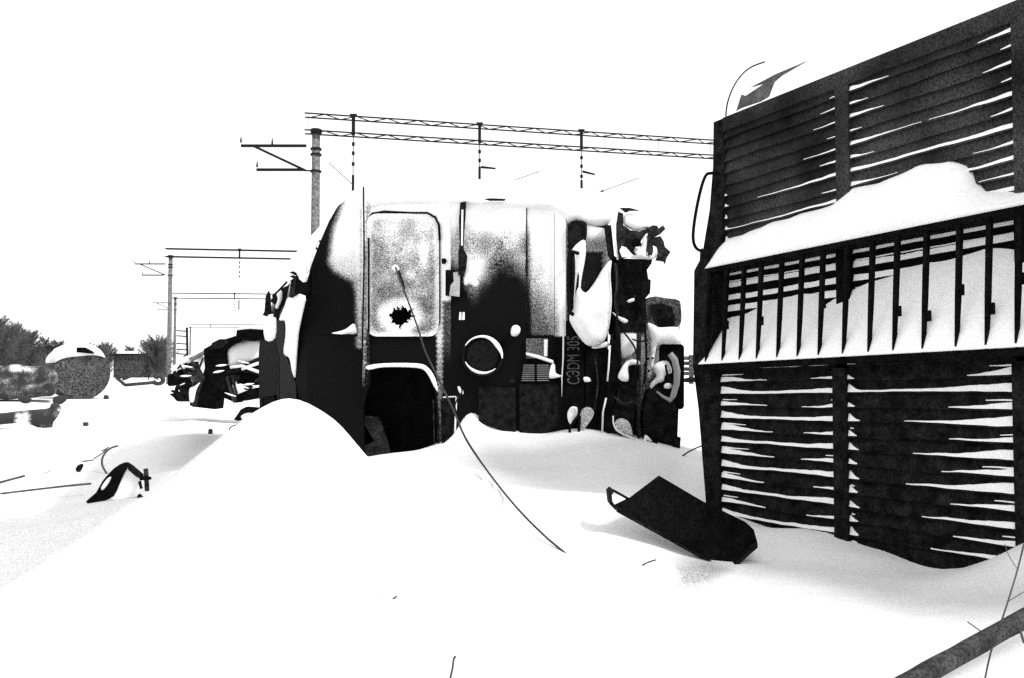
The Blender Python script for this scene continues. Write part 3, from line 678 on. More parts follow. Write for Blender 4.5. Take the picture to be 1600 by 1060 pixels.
def bay(kind, bi, t0, t1, zs, n, pmat):
    bm = newbm(); sb = newbm()
    for k, z in enumerate(zs):
        slat(bm, t0, t1, n, z)
        major = k % 2 == 0; sd_ = random.random() * 50; r1 = random.uniform(.7, 1.25); r2 = random.uniform(.7, 1.25)
        if kind == 'L' and bi == 0:
            A1, L1, A2, L2, B = (.036 * r1, .20, .022 * r2, .30, .009) if major else (.042 * r1, .30, .026 * r2, .19, -.006)
        elif kind == 'L':
            A1, L1 = .042 * r1, .045
            A2, L2, B = (.050 * r2, .36, -.005) if major else (.040 * r2, .25, -.005)
            if bi == 1 and k == 2: B = .006
            if k < 2: A2, L2 = .045, .14
            if k > len(zs) - 4: A2 *= .6
        elif bi == 0:
            low = smooth(2.7, 2.2, z)
            A1, L1 = (.012 + .02 * low) * r1, .02
            A2, L2, B = (.018 * r2, .24 + .2 * low, -.003 + .005 * low) if major else (.014 * r2, .15, -.003)
            if z > 2.88: A2 *= .5
            if k >= len(zs) - 2: B = .018
        else:
            low = smooth(2.75, 2.3, z)
            A1, L1 = (.026 * r1, .20 + .2 * low) if major else (.022 * r1, .11)
            A2, L2 = (.022 * r2, .14 + .35 * low) if major else (.016 * r2, .08)
            B = -.004 + .006 * low
        if kind == 'M': A1, L1, A2, L2, B = .016 * r1, .5, .016, .5, .022
        def hf(dl, dr):
            nz = noise.noise(Vector((dl * 22, sd_, 0))) * .003 + noise.noise(Vector((dl * 4, sd_, 3))) * .005
            tp = math.exp(-(dl / L1) ** 1.25) * A1 + math.exp(-(dr / L2) ** 1.25) * A2
            fade = min(1, tp / .012)
            return min(P_ - .02, B + tp + nz * fade + (0 if fade >= 1 else 0))
        wedge(sb, t0 + .003, t1 - .003, n, z, hf)
        if (not major and kind == 'L') or (kind == 'M' and k % 2):                # thin second line of snow on the blade above
            wedge(sb, t0 + .01, t1 - .01, n - .012, z + .040, lambda dl, dr: .30 * hf(dl, dr) - .003)
    p = link('louvre_panel', bm, pmat, wag)
    q_ = link('packed_snow', sb, SNOW, p, False); q_['kind'] = 'stuff'
zu = [3.03 - P_ * k for k in range(12)]
zm = [1.93 - .045 - P_ * k for k in range(6)]
zl = [1.235 - .05 - P_ * k for k in range(15)]
for bi, (t0, t1) in enumerate(BAYS):
    bay('U', bi, t0, t1, zu[1:], NU, PANEL)
    bay('M', bi, t0, t1, zm, NU - .01, BLACK)
    bay('L', bi, t0, t1, zl, NL, SOOT)
wpart('top_rail', PANEL, [(.05, TE, -.2, NU + .012, 2.985, 3.09)])
ups = [(b_[1] - .002, (BAYS[i + 1][0] if i < 3 else TE) + .002) for i, b_ in enumerate(BAYS)]
for t0, t1 in ups:
    wpart('upper_post', PANEL, [(t0, t1, -.19, NU + .016, 2.0, 2.985)])
    wpart('middle_post', BLACK, [(t0, t1, -.19, NU + .03, 1.2, 1.95)])
    wpart('lower_post', SOOT, [(t0, t1, -.19, NL + .02, -.3, 1.16)])
# shelves
wpart('upper_shelf', BLACK, [(-.05, TE, -.15, .10, 1.905, 1.935)])
wpart('lower_shelf', BLACK, [(-.05, TE, -.15, .125, 1.185, 1.222)])
# bars across the middle recess
for px in (1108, 1134, 1161, 1188, 1220, 1252, 1285, 1323, 1363, 1402, 1448, 1500, 1547, 1594, 1650, 1712):
    t = t_of(px, .1)
    bm = newbm(); w2 = .0085
    P = [W(t + a_ * .0045, n_, 1.21) for a_, n_ in ((-1, .118), (1, .118), (1, .142), (-1, .142))] + [W(t + a_ * .0125, n_, 1.93) for a_, n_ in ((-1, .06), (1, .06), (1, .09), (-1, .09))]
    P[4:4] = [W(t + a_ * .011, n_, 1.5) for a_, n_ in ((-1, .093), (1, .093), (1, .12), (-1, .12))]
    v = [bm.verts.new(q) for q in P]; fs = [bm.faces.new(v[0:4]), bm.faces.new(v[8:12])]
    for b0 in (0, 4):
        for k in range(4): fs.append(bm.faces.new((v[b0 + k], v[b0 + (k + 1) % 4], v[b0 + 4 + (k + 1) % 4], v[b0 + 4 + k])))
    bmesh.ops.recalc_face_normals(bm, faces=fs)
    # a bend and a knot of ice on some bars
    if random.random() < .6: z = random.uniform(1.4, 1.6); wbox(bm, t, t + .026, .09, .115, z - .03, z + .03)
    link('guard_bar', bm, BLACK, wag)
# snow lying on the two shelves
def shelf_snow(name, t0, t1, prof_fn, NS=9):
    bm = newbm(); rows = []
    N = int((t1 - t0) / .025)
    for i in range(N + 1):
        t = t0 + (t1 - t0) * i / N; pr = prof_fn(t)
        rows.append([bm.verts.new(W(t, n, z)) for n, z in pr])
    for a, b in zip(rows, rows[1:]):
        for k in range(len(a) - 1): bm.faces.new((a[k], a[k + 1], b[k + 1], b[k]))
    bm.faces.new(rows[0]); bm.faces.new(rows[-1])
    bmesh.ops.recalc_face_normals(bm, faces=bm.faces); return link(name, bm, SNOW, wag, True)
ut = [-.05, 0.02, .25, .5, .8, 1.0, 1.12, 1.3, 1.5, 1.75, 1.9, 2.0, 2.1, 2.3, 3, 4.3]
uz = [1.96, 2.09, 2.13, 2.18, 2.23, 2.25, 2.27, 2.33, 2.37, 2.40, 2.37, 2.26, 2.12, 2.10, 2.2, 2.2]
def trace(pts_, n):
    ts = [t_of(px, n) for px, _ in pts_]; zs_ = []
    for (px, py), t in zip(pts_, ts):
        zs_.append(at(px, py, W(t, n, 1.2).y).z - t / 2.2 * .075 * .35 * 0)
    return ts, zs_
ut, uz = trace([(1118,398),(1130,382),(1146,371),(1213,349),(1304,326),(1335,301),(1376,295),(1437,270),(1488,264),(1518,275),(1528,300),(1545,318),(1600,322),(1700,300)], NU)
def pu(t):
    zt = float(np.interp(t, ut, uz)) + .012 * noise.noise(Vector((t * 7, 0, 0)))
    q = smooth(-.06, .10, t); n0 = .125 * (.6 + .4 * q)
    P = [(-.14, 1.937)]
    P += [(n0, 1.937)]
    for k in range(1, 8):
        f = k / 7; n = n0 + (NU - .03 - n0) * (f ** .8); zt = max(zt, 1.95); z = 1.937 + (zt - 1.937) * math.sin(f * math.pi / 2) ** .9 + .012 * noise.noise(Vector((t * 5, f * 3, 1))) * math.sin(f * math.pi)
        P.append((n, z))
    return P
shelf_snow('shelf_snow', -.04, TE, pu)
mt = [-.05, .05, .12, .3, .6, .9, 1.0, 1.1, 1.2, 1.4, 1.6, 1.8, 1.95, 2.2, 4.3]
mz = [1.24, 1.36, 1.46, 1.53, 1.58, 1.61, 1.56, 1.55, 1.64, 1.67, 1.70, 1.73, 1.73, 1.70, 1.7]
mt, mz = trace([(1106,545),(1110,530),(1129,519),(1140,497),(1157,494),(1184,483),(1215,470),(1249,463),(1280,462),(1290,479),(1318,464),(1360,446),(1399,436),(1447,418),(1493,411),(1544,396),(1600,400),(1700,395)], NU)
mz = [z_ - t_ / 2.2 * .075 * .6 for z_, t_ in zip(mz, mt)]
def pm(t):
    zt = float(np.interp(t, mt, mz)) + .01 * noise.noise(Vector((t * 6, 3, 0)))
    n0 = .148 * smooth(-.2, .02, t)
    P = [(-.14, 1.226), (n0, 1.226), (n0 - .006, 1.238)]
    for k in range(1, 9):
        f = k / 8; n = n0 - .006 + (NU + .004 - n0) * f; z = 1.238 + (zt - 1.238) * f ** .95 + .014 * noise.noise(Vector((t * 6, f * 3, 5))) * math.sin(f * math.pi)
        P.append((n, z))
    return P
shelf_snow('shelf_snow', -.03, TE, pm)
# grab rail on the end, roof bits on top
tube('grab_rail', [at(x, y, Y) for x, y, Y in ((1126,272,6.05),(1110,271,6.0),(1102,276,5.98),(1094,300,5.96),(1086,340,5.95),(1083,372,5.95),(1088,388,5.96),(1100,394,6.0))], .012, PIPE, wag, 8, curve=5)
slab('rail_foot', [(1097,388),(1106,392),(1110,402),(1102,416),(1096,404)], 5.98, SOOT, wag, t=.06)
tube('roof_rod', [at(x, y, 6.1) for x, y in ((1134,182),(1137,160),(1146,136),(1160,116),(1176,104),(1195,97))], .006, PIPE, wag, 6, curve=4)
slab('bent_sheet', [(1151,173),(1159,148),(1165,150),(1195,130),(1174,136),(1212,116),(1262,95),(1224,117),(1211,128),(1202,151),(1190,158),(1160,168)], 6.15, mat('grey_sheet', .05, .8, .4, 6, .1, grain=.4), wag, t=.02)
bm = newbm(); rows = []
for i in range(60):
    t = -.05 + i * .073
    rows.append([bm.verts.new(W(t, n, 3.092 + h * (1 + .4 * noise.noise(Vector((t * 2, n * 2, 0)))))) for n, h in ((NU - .02, 0), (-.15, .02), (-.4, .06), (-1.0, .10), (-2.0, .10), (-2.75, 0))])
for a, b in zip(rows, rows[1:]):
    for k in range(5): bm.faces.new((a[k], a[k + 1], b[k + 1], b[k]))
bmesh.ops.recalc_face_normals(bm, faces=bm.faces)
link('roof_snow', bm, SNOW, wag, True)
wpart('roof', PANEL, [(-.02, TE, -2.75, -.205, 3.035, 3.088)])

# ============================================================ steel trough lying in the drift
def YT(x, y): return 4.55 + (y - 745) * -.0016 + (x - 1030) * .0012
tr = root('steel_trough', tuple(at(1110, 860, 4.5)), 'bent black steel trough tipped up in the snowdrift below the louvred locomotive', 'trough')
slab('base_plate', [(1032,745),(1100,785),(1166,817),(1178,828),(1184,850),(1136,893),(1050,845),(966,800),(958,793),(987,779)], YT, BLACK, tr, t=.05)
slab('end_lip', [(951,770),(956,765),(960,768),(956,774),(957,784),(964,794),(972,798),(962,798),(953,789)], lambda x, y: YT(x, y) - .04, SOOT, tr, t=.12)
tube('rim_wire', [at(x, y, YT(x, y) + .03) for x, y in ((957,766),(970,773),(984,781))], .008, SOOT, tr, 6)
slab('end_plate', [(1136,893),(1184,850),(1184,856),(1140,895)], lambda x, y: YT(x, y) - .05, SOOT, tr, t=.1)
tube('rim', [at(x, y, YT(x, y) - .01) for x, y in ((964,798),(1050,845),(1136,893))], .009, SOOT, tr, 6)

# ============================================================ the cable
def onsnow(px, py, dz=.02):
    p = hit(px, py, 3.0); return (px, py, p.y - dz)
cable_pts = [(618,418,8.38),(628,445,8.25),(652,510,8.0),(664,548,7.8),(684,590,7.5),(708,640,7.1),(728,686,6.4),onsnow(760,734,.5),onsnow(800,785,.25),onsnow(845,832,.12),onsnow(880,862,.04),onsnow(893,872,-.02)]
tag(tube('loose_cable', [at(*p) for p in cable_pts], [.010] * 6 + [.009, .008, .007, .0065, .006, .003], mat('cable_rubber', .03, .7, .4, 20, .2), None, 6, curve=5), 'long thin cable hanging from the cracked windscreen down onto the snow', 'cable')

# ============================================================ electrification portals
def portal(x0, y0, ang, hangers, label, span=18.5, detail=True, bracket=True, thick=1.0):
    c, s = math.cos(ang), math.sin(ang)
    def P(u, v, z): return Vector((x0 + c * u - s * v, y0 + s * u + c * v, z))
    rt = root('electrification_portal', tuple(P(.25, 0, 0)), label, 'railway gantry', 'railway gantries over the tracks')
    for u in (.25, span - .25):
        pr = .165
        bm = newbm(); tube_bm(bm, [P(u, .25, -.3), P(u, .25, 4), P(u, .25, 9.55)], [pr + .02, pr, pr - .02], 12)
        pl = link('pole', bm, POLE, rt, True)
        for z, e in ((9.62, .09), (9.0, .03), (8.8, .03), (8.2 if bracket else 8.5, .03)):
            bm = newbm(); tube_bm(bm, [P(u, .25, z - e), P(u, .25, z + e)], pr + .035, 10); link('pole_clamp', bm, WIREM, pl)
    zt, zb = 10.2, 9.6
    bm = newbm(); rr = .030 * thick
    for v in (0, .5):
        for z in (zt, zb): tube_bm(bm, [P(-.15, v, z), P(span, v, z)], rr, 5)
    k = 0; u = 0
    while u < span - .4:
        for z in (zt, zb): tube_bm(bm, [P(u, 0 if k % 2 else .5, z), P(u + .55, .5 if k % 2 else 0, z)], rr * .7, 4)
        if detail and k % 4 == 0:
            tube_bm(bm, [P(u, 0, zb), P(u, 0, zt)], .007, 4)
        u += .55; k += 1
    link('crossbeam', bm, WIREM, rt)
    for hu, zend, arms in hangers:
        bm = newbm(); box_bm(bm, P(hu, .1, (zt + zb) / 2), (.055, 0, 0), (0, .05, 0), (0, 0, .36)); box_bm(bm, P(hu, .1, zt + .06), (.12, 0, 0), (0, .05, 0), (0, 0, .05))
        tube_bm(bm, [P(hu, .1, zb), P(hu, .1, zend)], .016, 5)
        hp = link('hanger', bm, WIREM, rt)
        bm = newbm()
        z = zb - .32
        nb = 0
        while z > zb - 1.5 and z > zend + .9: tube_bm(bm, [P(hu, .1, z), P(hu, .1, z - .12)], .055, 8); z -= .33 + .06 * (nb % 2); nb += 1
        tube_bm(bm, [P(hu, .1, zend + .75), P(hu, .1, zend)], .048, 8)
        link('insulator', bm, WIREM, hp)
        for (du, z1, z2, rad) in arms:
            bm = newbm(); tube_bm(bm, [P(hu, .1, z1), P(hu + du, .1, z2)], .013 if abs(du) > .7 else .018, 5)
            if rad: tube_bm(bm, [P(hu + du * .1, .1, z1 + (z2 - z1) * .1), P(hu + du * rad, .1, z1 + (z2 - z1) * rad)], [.05, .035], 7)
            link('steady_arm', bm, WIREM, hp)
    if bracket:
        bm = newbm()
        box_bm(bm, P(-1.2, .2, 9.02), (1.15, 0, 0), (0, .04, 0), (0, 0, .045)); box_bm(bm, P(-1.0, .2, 8.18), (.8, 0, 0), (0, .04, 0), (0, 0, .045))
        tube_bm(bm, [P(-1.9, .2, 8.98), P(-.1, .2, 8.2)], .045, 6); tube_bm(bm, [P(-.3, .2, 8.2), P(.2, .2, 8.2)], .03, 6)
        br = link('bracket_arm', bm, WIREM, rt)
        for u, z in ((-2.3, 9.07), (-1.25, 9.07), (-1.75, 8.23)):
            bm = newbm(); tube_bm(bm, [P(u, .2, z), P(u, .2, z + .1), P(u, .2, z + .22)], [.035, .03, .01], 6); link('insulator', bm, WIREM, br)
    # running wires that pass the portal are outside the print: none show
    return rt
a1 = math.radians(12.5)
p = at(479, 575, 28.0)
portal(p.x, p.y, a1, [(1.55, 7.35, [(-.85, 7.75, 8.5, 0)]), (6.15, 7.9, [(.62, 8.65, 8.62, .95), (2.3, 7.7, 8.6, 0)]), (10.1, 7.6, [(.55, 8.7, 8.6, .95), (2.3, 7.65, 8.55, .38)])],
       'tall railway gantry whose lattice beam passes above the fallen locomotive', span=19.5)
p = at(257, 575, 60)
portal(p.x, p.y, math.radians(8), [(5.3, 5.6, [])], 'second railway gantry behind the fallen locomotive, with crossed arms on its pole', detail=False, thick=1.3)
p = at(268, 575, 96)
portal(p.x, p.y, math.radians(6), [(7.2, 5.0, [])], 'third railway gantry, its pole just touching the second gantry pole', detail=False, thick=1.5)
p = at(294, 575, 165)
portal(p.x, p.y, math.radians(4), [(4.4, 5.0, [])], 'farthest and lowest railway gantry above the tangled wreck', detail=False, bracket=False, thick=2)
# ladder mast behind the third portal
bm = newbm(); tube_bm(bm, [at(292, 512, 90), at(293, 560, 90), at(294, 600, 90)], .13, 6)
lm = link('signal_mast', bm, WIREM); tag(lm, 'thin far mast with ladder rungs beside the gantry poles', 'mast')
for y in (517, 525, 537, 546, 553): tube('rung', [at(276, y, 90), at(293, y + 1, 90)], .07, WIREM, lm, 4)

# ============================================================ tangled wreck behind the fallen locomotive
wr = root('wrecked_railcar', tuple(at(345, 640, 20)), 'tangled wreck of a burnt railcar half buried behind the fallen locomotive', 'railcar wreck')
slab('roof_box', [(370,515),(412,513),(412,532),(385,533),(368,530)], 17, BLACK, wr, t=1.2)
snowcap('roof_snow', [(366,516),(384,509),(413,508),(414,515),(390,514)], 16.9, wr, .08, step=4)
slab('side_panel', [(352,548),(362,538),(375,533),(412,531),(413,600),(360,596),(352,570)], 17.6, SOOT, wr, t=.6)
snowcap('snow_bank', [(353,547),(362,538),(376,533),(408,531),(409,563),(390,568),(372,570),(355,575),(354,562)], 17.4, wr, .15, step=4)
slab('tilted_post', [(318,546),(332,538),(350,540),(352,556),(356,600),(368,630),(350,622),(340,606),(336,640),(300,636),(313,600),(320,575)], 17.2, BLACK, wr, t=.5)
slab('beam', [(330,545),(345,532),(372,524),(372,532),(358,540),(348,550)], 17.1, BLACK, wr, t=.3)
slab('bent_strip', [(328,546),(331,536),(343,530),(352,530),(356,536),(344,545)], 17.0, SOOT, wr, t=.15)
for a_, b_ in (((356,584),(412,564)), ((372,577),(410,560)), ((360,575),(412,583))):
    tube('brace', [at(*a_, 16.9), at(*b_, 16.9)], .06, SOOT, wr, 6); 
tube('snowy_brace', [at(360, 574, 16.8), at(378, 572, 16.8), at(406, 582, 16.8)], .035, WHITE, wr, 6)
tube('snowy_brace', [at(378, 577, 16.8), at(406, 567, 16.8)], .035, WHITE, wr, 6)
slab('tank_belly', [(362,582),(412,578),(413,600),(392,603),(376,600),(364,592)], 17.0, BLACK, wr, t=.8)
slab('bolster', [(366,614),(400,606),(412,604),(412,618),(396,624),(372,628)], 17.0, BLACK, wr, t=.6)
snowcap('snow_patch', [(364,598),(376,602),(402,603),(386,610),(366,616)], 16.9, wr, .06, step=3)
slab('leaning_plate', [(310,576),(316,560),(306,582),(300,604),(296,634),(304,636),(312,604),(318,590)], 17.0, RUST, wr, t=.1)
snowcap('snow_patch', [(296,608),(304,604),(312,598),(306,610),(302,628),(296,626)], 16.9, wr, .05, step=3)
slab('wheel_set', spline_poly([(290,574),(298,566),(312,566),(317,576),(316,596),(306,606),(294,600),(288,588)], 3), 18.5, SOOT, wr, t=.4)
sheet('crushed_panel', spline_poly([(294,580),(300,573),(310,574),(312,588),(306,602),(300,598)], 3), 18.3, FROST, wr, step=3, snow=.38, t=.1)
tube('snowy_rim', [at(x, y, 18.2) for x, y in ((283,566),(294,562),(306,558),(315,562),(318,574),(317,590),(308,600))], .09, SNOW, wr, 6, curve=3)
slab('roller', spline_poly([(272,578),(278,574),(290,576),(288,590),(276,594),(271,588)], 3), 19.5, BLACK, wr, t=.4)
tube('snowy_rim', [at(x, y, 19.4) for x, y in ((271,580),(276,574),(286,572),(292,570))], .08, SNOW, wr, 6, curve=3)
slab('lever', [(262,600),(270,594),(290,588),(292,594),(276,602),(264,604)], 18.8, BLACK, wr, t=.2)
slab('lever', [(262,586),(267,584),(271,602),(262,603)], 19.6, BLACK, wr, t=.2)
slab('axle_box', [(278,604),(298,596),(300,620),(284,620)], 18.6, SOOT, wr, t=.3)
slab('low_beam', [(264,616),(280,612),(296,618),(296,628),(280,628)], 17.4, SOOT, wr, t=.2)
slab('bent_rod', [(281,566),(288,555),(293,556),(290,564),(283,570)], 18.8, SOOT, wr, t=.12)
slab('bent_rod', [(294,560),(305,555),(318,548),(326,546),(328,552),(312,556),(298,564)], 18.0, frost('rod_frost', .02, .9), wr, t=.15, snow=.4)
slab('lattice_leg', [(352,590),(356,588),(368,626),(364,630)], 16.8, RUST, wr, t=.08)
slab('lattice_leg', [(360,586),(363,586),(370,614),(368,618)], 16.8, RUST, wr, t=.08)
Rr = random.Random(4)
for i in range(34):
    x = Rr.uniform(268, 400); base_ = 548 + abs(x - 345) * .25; y = Rr.uniform(base_, 622); L_ = Rr.uniform(8, 26); a_ = Rr.uniform(-1.2, 1.2) + (1.57 if Rr.random() < .4 else 0)
    Yq = Rr.uniform(16.7, 19); x2, y2 = x + L_ * math.cos(a_), min(634, y + L_ * math.sin(a_))
    if x2 < 262 or x2 > 412: continue
    tube('bent_rod', [at(x, y, Yq), at((x + x2) / 2 + Rr.uniform(-2, 2), (y + y2) / 2 + Rr.uniform(-3, 3), Yq), at(x2, y2, Yq + .2)], Rr.uniform(.015, .05), Rr.choice([SOOT, RUST, BLACK, BLACK]), wr, 5, curve=2)
for i in range(12):
    x = Rr.uniform(270, 400); y = Rr.uniform(565, 618); r_ = Rr.uniform(3, 8)
    pg = [(x + r_ * Rr.uniform(.5, 1.3) * math.cos(q), y + r_ * Rr.uniform(.4, 1.1) * math.sin(q)) for q in np.linspace(0, 5.4, 6)]
    slab('torn_plate', pg, Rr.uniform(16.7, 18), Rr.choice([SOOT, RUST, BLACK]), wr, t=.05)
for i in range(8):
    x = Rr.uniform(272, 400); y = Rr.uniform(560, 618); k_ = Rr.uniform(-.4, .4)
    snowcap('snow_patch', [(x - 9, y + 9 * k_), (x - 2, y - 1.5), (x + 6, y - 1 - 6 * k_), (x + 9, y - 9 * k_), (x, y + 1.6)], 16.6, wr, .04, step=3)
# step of the fallen locomotive that pokes out of the mound
st = tag(slab('fallen_step', [(365,656),(376,640),(384,636),(408,638),(410,620),(428,618),(430,645),(404,655),(396,646),(380,648),(372,658)], 10.0, SOOT, None, t=.12), 'bent dark metal step poking from the snow behind the pointed mound', 'metal step')
snowcap('snow_patch', [(376,652),(384,646),(394,646),(402,654),(388,660)], 9.95, st, .03, step=3)
h_ = hit(359, 688, 4.9)
tag(tube('wire_hoop', [at(x, y, h_.y) for x, y in ((357,690),(358,678),(360,668),(372,664),(386,666))], .012, TWIG, None, 6, curve=4), 'thin wire hoop sticking out of the snow behind the mound crest', 'wire')

# ============================================================ far left: tank, sheds, scrap, trees
def ground_obj_y(py): return F * 1.2 / (py - 575)
Yt = 31
tk = root('storage_tank', tuple(at(126, 620, Yt)), 'fat grey steel tank lying with a cap of snow and a dark hatch', 'tank')
c = at(127, 584, Yt)
bm = newbm(); rad = 41 / F * Yt
axd = Vector((-.78, 1, 0)).normalized()
rings = []
for s, rf in ((-.02, .95), (0, .99), (.03, 1.02), (.12, 1.03), (.2, 1), (1.9, 1), (2.1, .9)):
    rings.append([bm.verts.new(c + axd * s + (Vector((axd.y, -axd.x, 0)) * math.cos(a) + Vector((0, 0, 1)) * math.sin(a)) * rad * rf) for a in np.linspace(0, 2 * math.pi, 33)[:-1]])
for a, b in zip(rings, rings[1:]):
    for k in range(32): bm.faces.new((a[k], b[k], b[(k + 1) % 32], a[(k + 1) % 32]))
bm.faces.new(rings[0]); bm.faces.new(rings[-1][::-1]); bmesh.ops.recalc_face_normals(bm, faces=bm.faces)
link('shell', bm, TANKM, tk, False)
slab('hatch', [(108,546),(114,543),(130,543),(138,549),(140,553),(124,551),(106,551)], Yt - .2, BLACK, tk, t=.8)
bm = newbm(); rw_ = []
side_ = Vector((axd.y, -axd.x, 0))
for s_ in (-.10, -.04, .1, .5, 1.0, 1.6, 2.0):
    row = []
    for q in range(15):
        a = math.radians(38 + 118 * q / 14); th = .02 + (.17 if s_ > -.1 else .09) * math.sin(math.pi * q / 14) ** .7 * (1 + .5 * noise.noise(Vector((q * .5, s_, 1))))
        row.append(bm.verts.new(c + axd * s_ + (side_ * math.cos(a) + Vector((0, 0, 1)) * math.sin(a)) * (rad + th)))
    for q in range(14, -1, -1):
        a = math.radians(38 + 118 * q / 14); row.append(bm.verts.new(c + axd * s_ + (side_ * math.cos(a) + Vector((0, 0, 1)) * math.sin(a)) * (rad - (.34 * math.sin(math.pi * q / 14) if s_ < 0 else .05))))
    rw_.append(row)
for a, b in zip(rw_, rw_[1:]):
    for k in range(30): bm.faces.new((a[k], a[(k + 1) % 30], b[(k + 1) % 30], b[k]))
bm.faces.new(rw_[0]); bm.faces.new(rw_[-1][::-1]); bmesh.ops.recalc_face_normals(bm, faces=bm.faces)
link('snow_cap', bm, SNOW, tk, True)
def house(name, px0, px1, ytop, ybot, Y, label, m=SHEDM, depth=5, roof=4, snow_roof=True):
    a, b = at(px0, ybot, Y), at(px1, ybot, Y); zt = at(0, ytop, Y).z
    r = root(name, (a.x, Y, 0), label, 'shed')
    bm = newbm(); box_bm(bm, ((a.x + b.x) / 2, Y + depth / 2, (zt - .3) / 2), ((b.x - a.x) / 2, 0, 0), (0, depth / 2, 0), (0, 0, (zt + .3) / 2)); wl = link('wall', bm, m, r)
    bm = newbm(); h = roof / F * Y
    box_bm(bm, ((a.x + b.x) / 2, Y + depth / 2 - .1, zt + .08), ((b.x - a.x) / 2 + .3, 0, 0), (0, depth / 2 + .3, 0), (0, 0, .10)); rf = link('roof', bm, WIREM, r)
    if snow_roof:
        bm = newbm(); x0, x1 = a.x - .3, b.x + .3; y0, y1 = Y - .2, Y + depth
        v = [bm.verts.new(q) for q in ((x0, y0 + .2, zt + .19), (x1, y0 + .2, zt + .19), (x1, y1, zt + .19), (x0, y1, zt + .19), (x0, (y0 + y1) / 2, zt + .3 + h), (x1, (y0 + y1) / 2, zt + .3 + h))]
        for f in ((0, 1, 5, 4), (2, 3, 4, 5), (0, 4, 3), (1, 2, 5), (0, 3, 2, 1)): bm.faces.new([v[i] for i in f])
        bmesh.ops.recalc_face_normals(bm, faces=bm.faces); link('roof_snow', bm, SNOW, rf)
    return r
house('long_shed', -60, 92, 544, 592, 85, 'long low grey shed behind the scrap heaps at the far left', roof=1, snow_roof=False)
house('wooden_shed', 177, 236, 555, 582, 100, 'small dark shed standing between the tank and the dark tree', roof=3)
# lumps of scrap left of the tank
def lump(name, poly, Y, m, label, cat, t=1.0, bulge=.25, snow=0.0, step=3, group=None):
    bm = newbm(); mx_ = max(q[0] for q in poly); sheet_bm(bm, spline_poly(poly, 3), Y, step=step, snow=snow, t=t, bulge=bulge, bw_=10, d=((mx_ - 800) / F - .05, 1, 0))
    for v in bm.verts: v.co += Vector((noise.noise(v.co * 2), 0, noise.noise(v.co * 2 + Vector((5, 0, 0))))) * .04 * Y / 20
    o = link(name, bm, m, None, False); return tag(o, label, cat, group)
def f_scr(x, y): return max(0, min(1, .22 + .5 * noise.noise(Vector((x * .07, y * .09, 2))) + .6 * smooth(26, 8, math.hypot(x - 32, (y - 577) * 3))))
SCR = frost('scrap_frost', .035, .9, 22, .5)
lump('scrap_heap', [(-30,560),(0,572),(20,571),(50,573),(74,572),(88,582),(90,600),(84,618),(60,622),(30,624),(0,624),(-30,626)], 28, SCR, 'grey mangled scrap heap left of the snow-capped tank', 'scrap heap', t=1.6, snow=f_scr)
for pts_, lb in (([(28,622),(40,619),(50,624),(46,629),(34,629)], 'small black scrap block below the mangled heap'),
             ([(84,622),(96,620),(106,622),(100,629),(90,634),(84,629)], 'small dark scrap lump just left of the tank foot'),
             ):
    lump('scrap_block', pts_, 26, SCR, lb, 'scrap', t=.4, bulge=.08)
def f_sled(x, y): return max(0, min(1, .1 + .6 * noise.noise(Vector((x * .06, y * .05, 9))) + (.75 * smooth(16, 6, abs(x - 34)) * smooth(640, 650, y))))
lump('scrap_girder', [(-30,648),(0,648),(30,645),(60,642),(78,640),(82,634),(92,633),(96,638),(92,650),(84,660),(82,668),(74,672),(64,668),(58,668),(46,664),(30,662),(10,662),(-30,664)], 15.2, SCR, 'long dark girder of scrap with a snowy top, lying nearer than the tank', 'scrap girder', t=.5, bulge=.12, snow=f_sled)
for x, y, w_, h2, lb in ((134, 663, 4, 2, 'small black chip on the open snow below the tank'), (314, 648, 2, 1.5, 'tiny dark bit below the tangled wreck'), (330, 676, 3, 5, 'small dark stub on the snow left of the wire hoop'), (318, 704, 3, 1.5, 'flat dark chip near the mound crest'), (165, 622, 3, 4, 'small grey stub at the right foot of the tank')):
    p = hit(x, y + 1, 4.9); lump('debris_chip', [(x - w_, y - h2), (x, y - h2 * 1.2), (x + w_, y - h2), (x + w_, y + h2), (x - w_, y + h2)], p.y, WOOD, lb, 'debris', t=.08, bulge=.01, step=2)
# open frame beside the tank
fr_ = root('timber_frame', tuple(at(195, 600, 40)), 'snow-covered timber frame on the ground right of the tank', 'timber frame')
for a_, b_ in (((182,590),(216,586)), ((182,590),(196,602)), ((196,602),(240,598)), ((192,593),(204,588))): tube('beam', [at(*a_, 40), at(*b_, 40)], .09, WOOD, fr_, 5)
tag(tube('rusty_hoop', [at(247 + 8 * math.cos(a), 594 + 6 * math.sin(a), 36) for a in np.linspace(-2.4, 2.8, 14)], .1, WOOD, None, 6), 'small dark hoop on the snow left of the gantry pole', 'hoop')
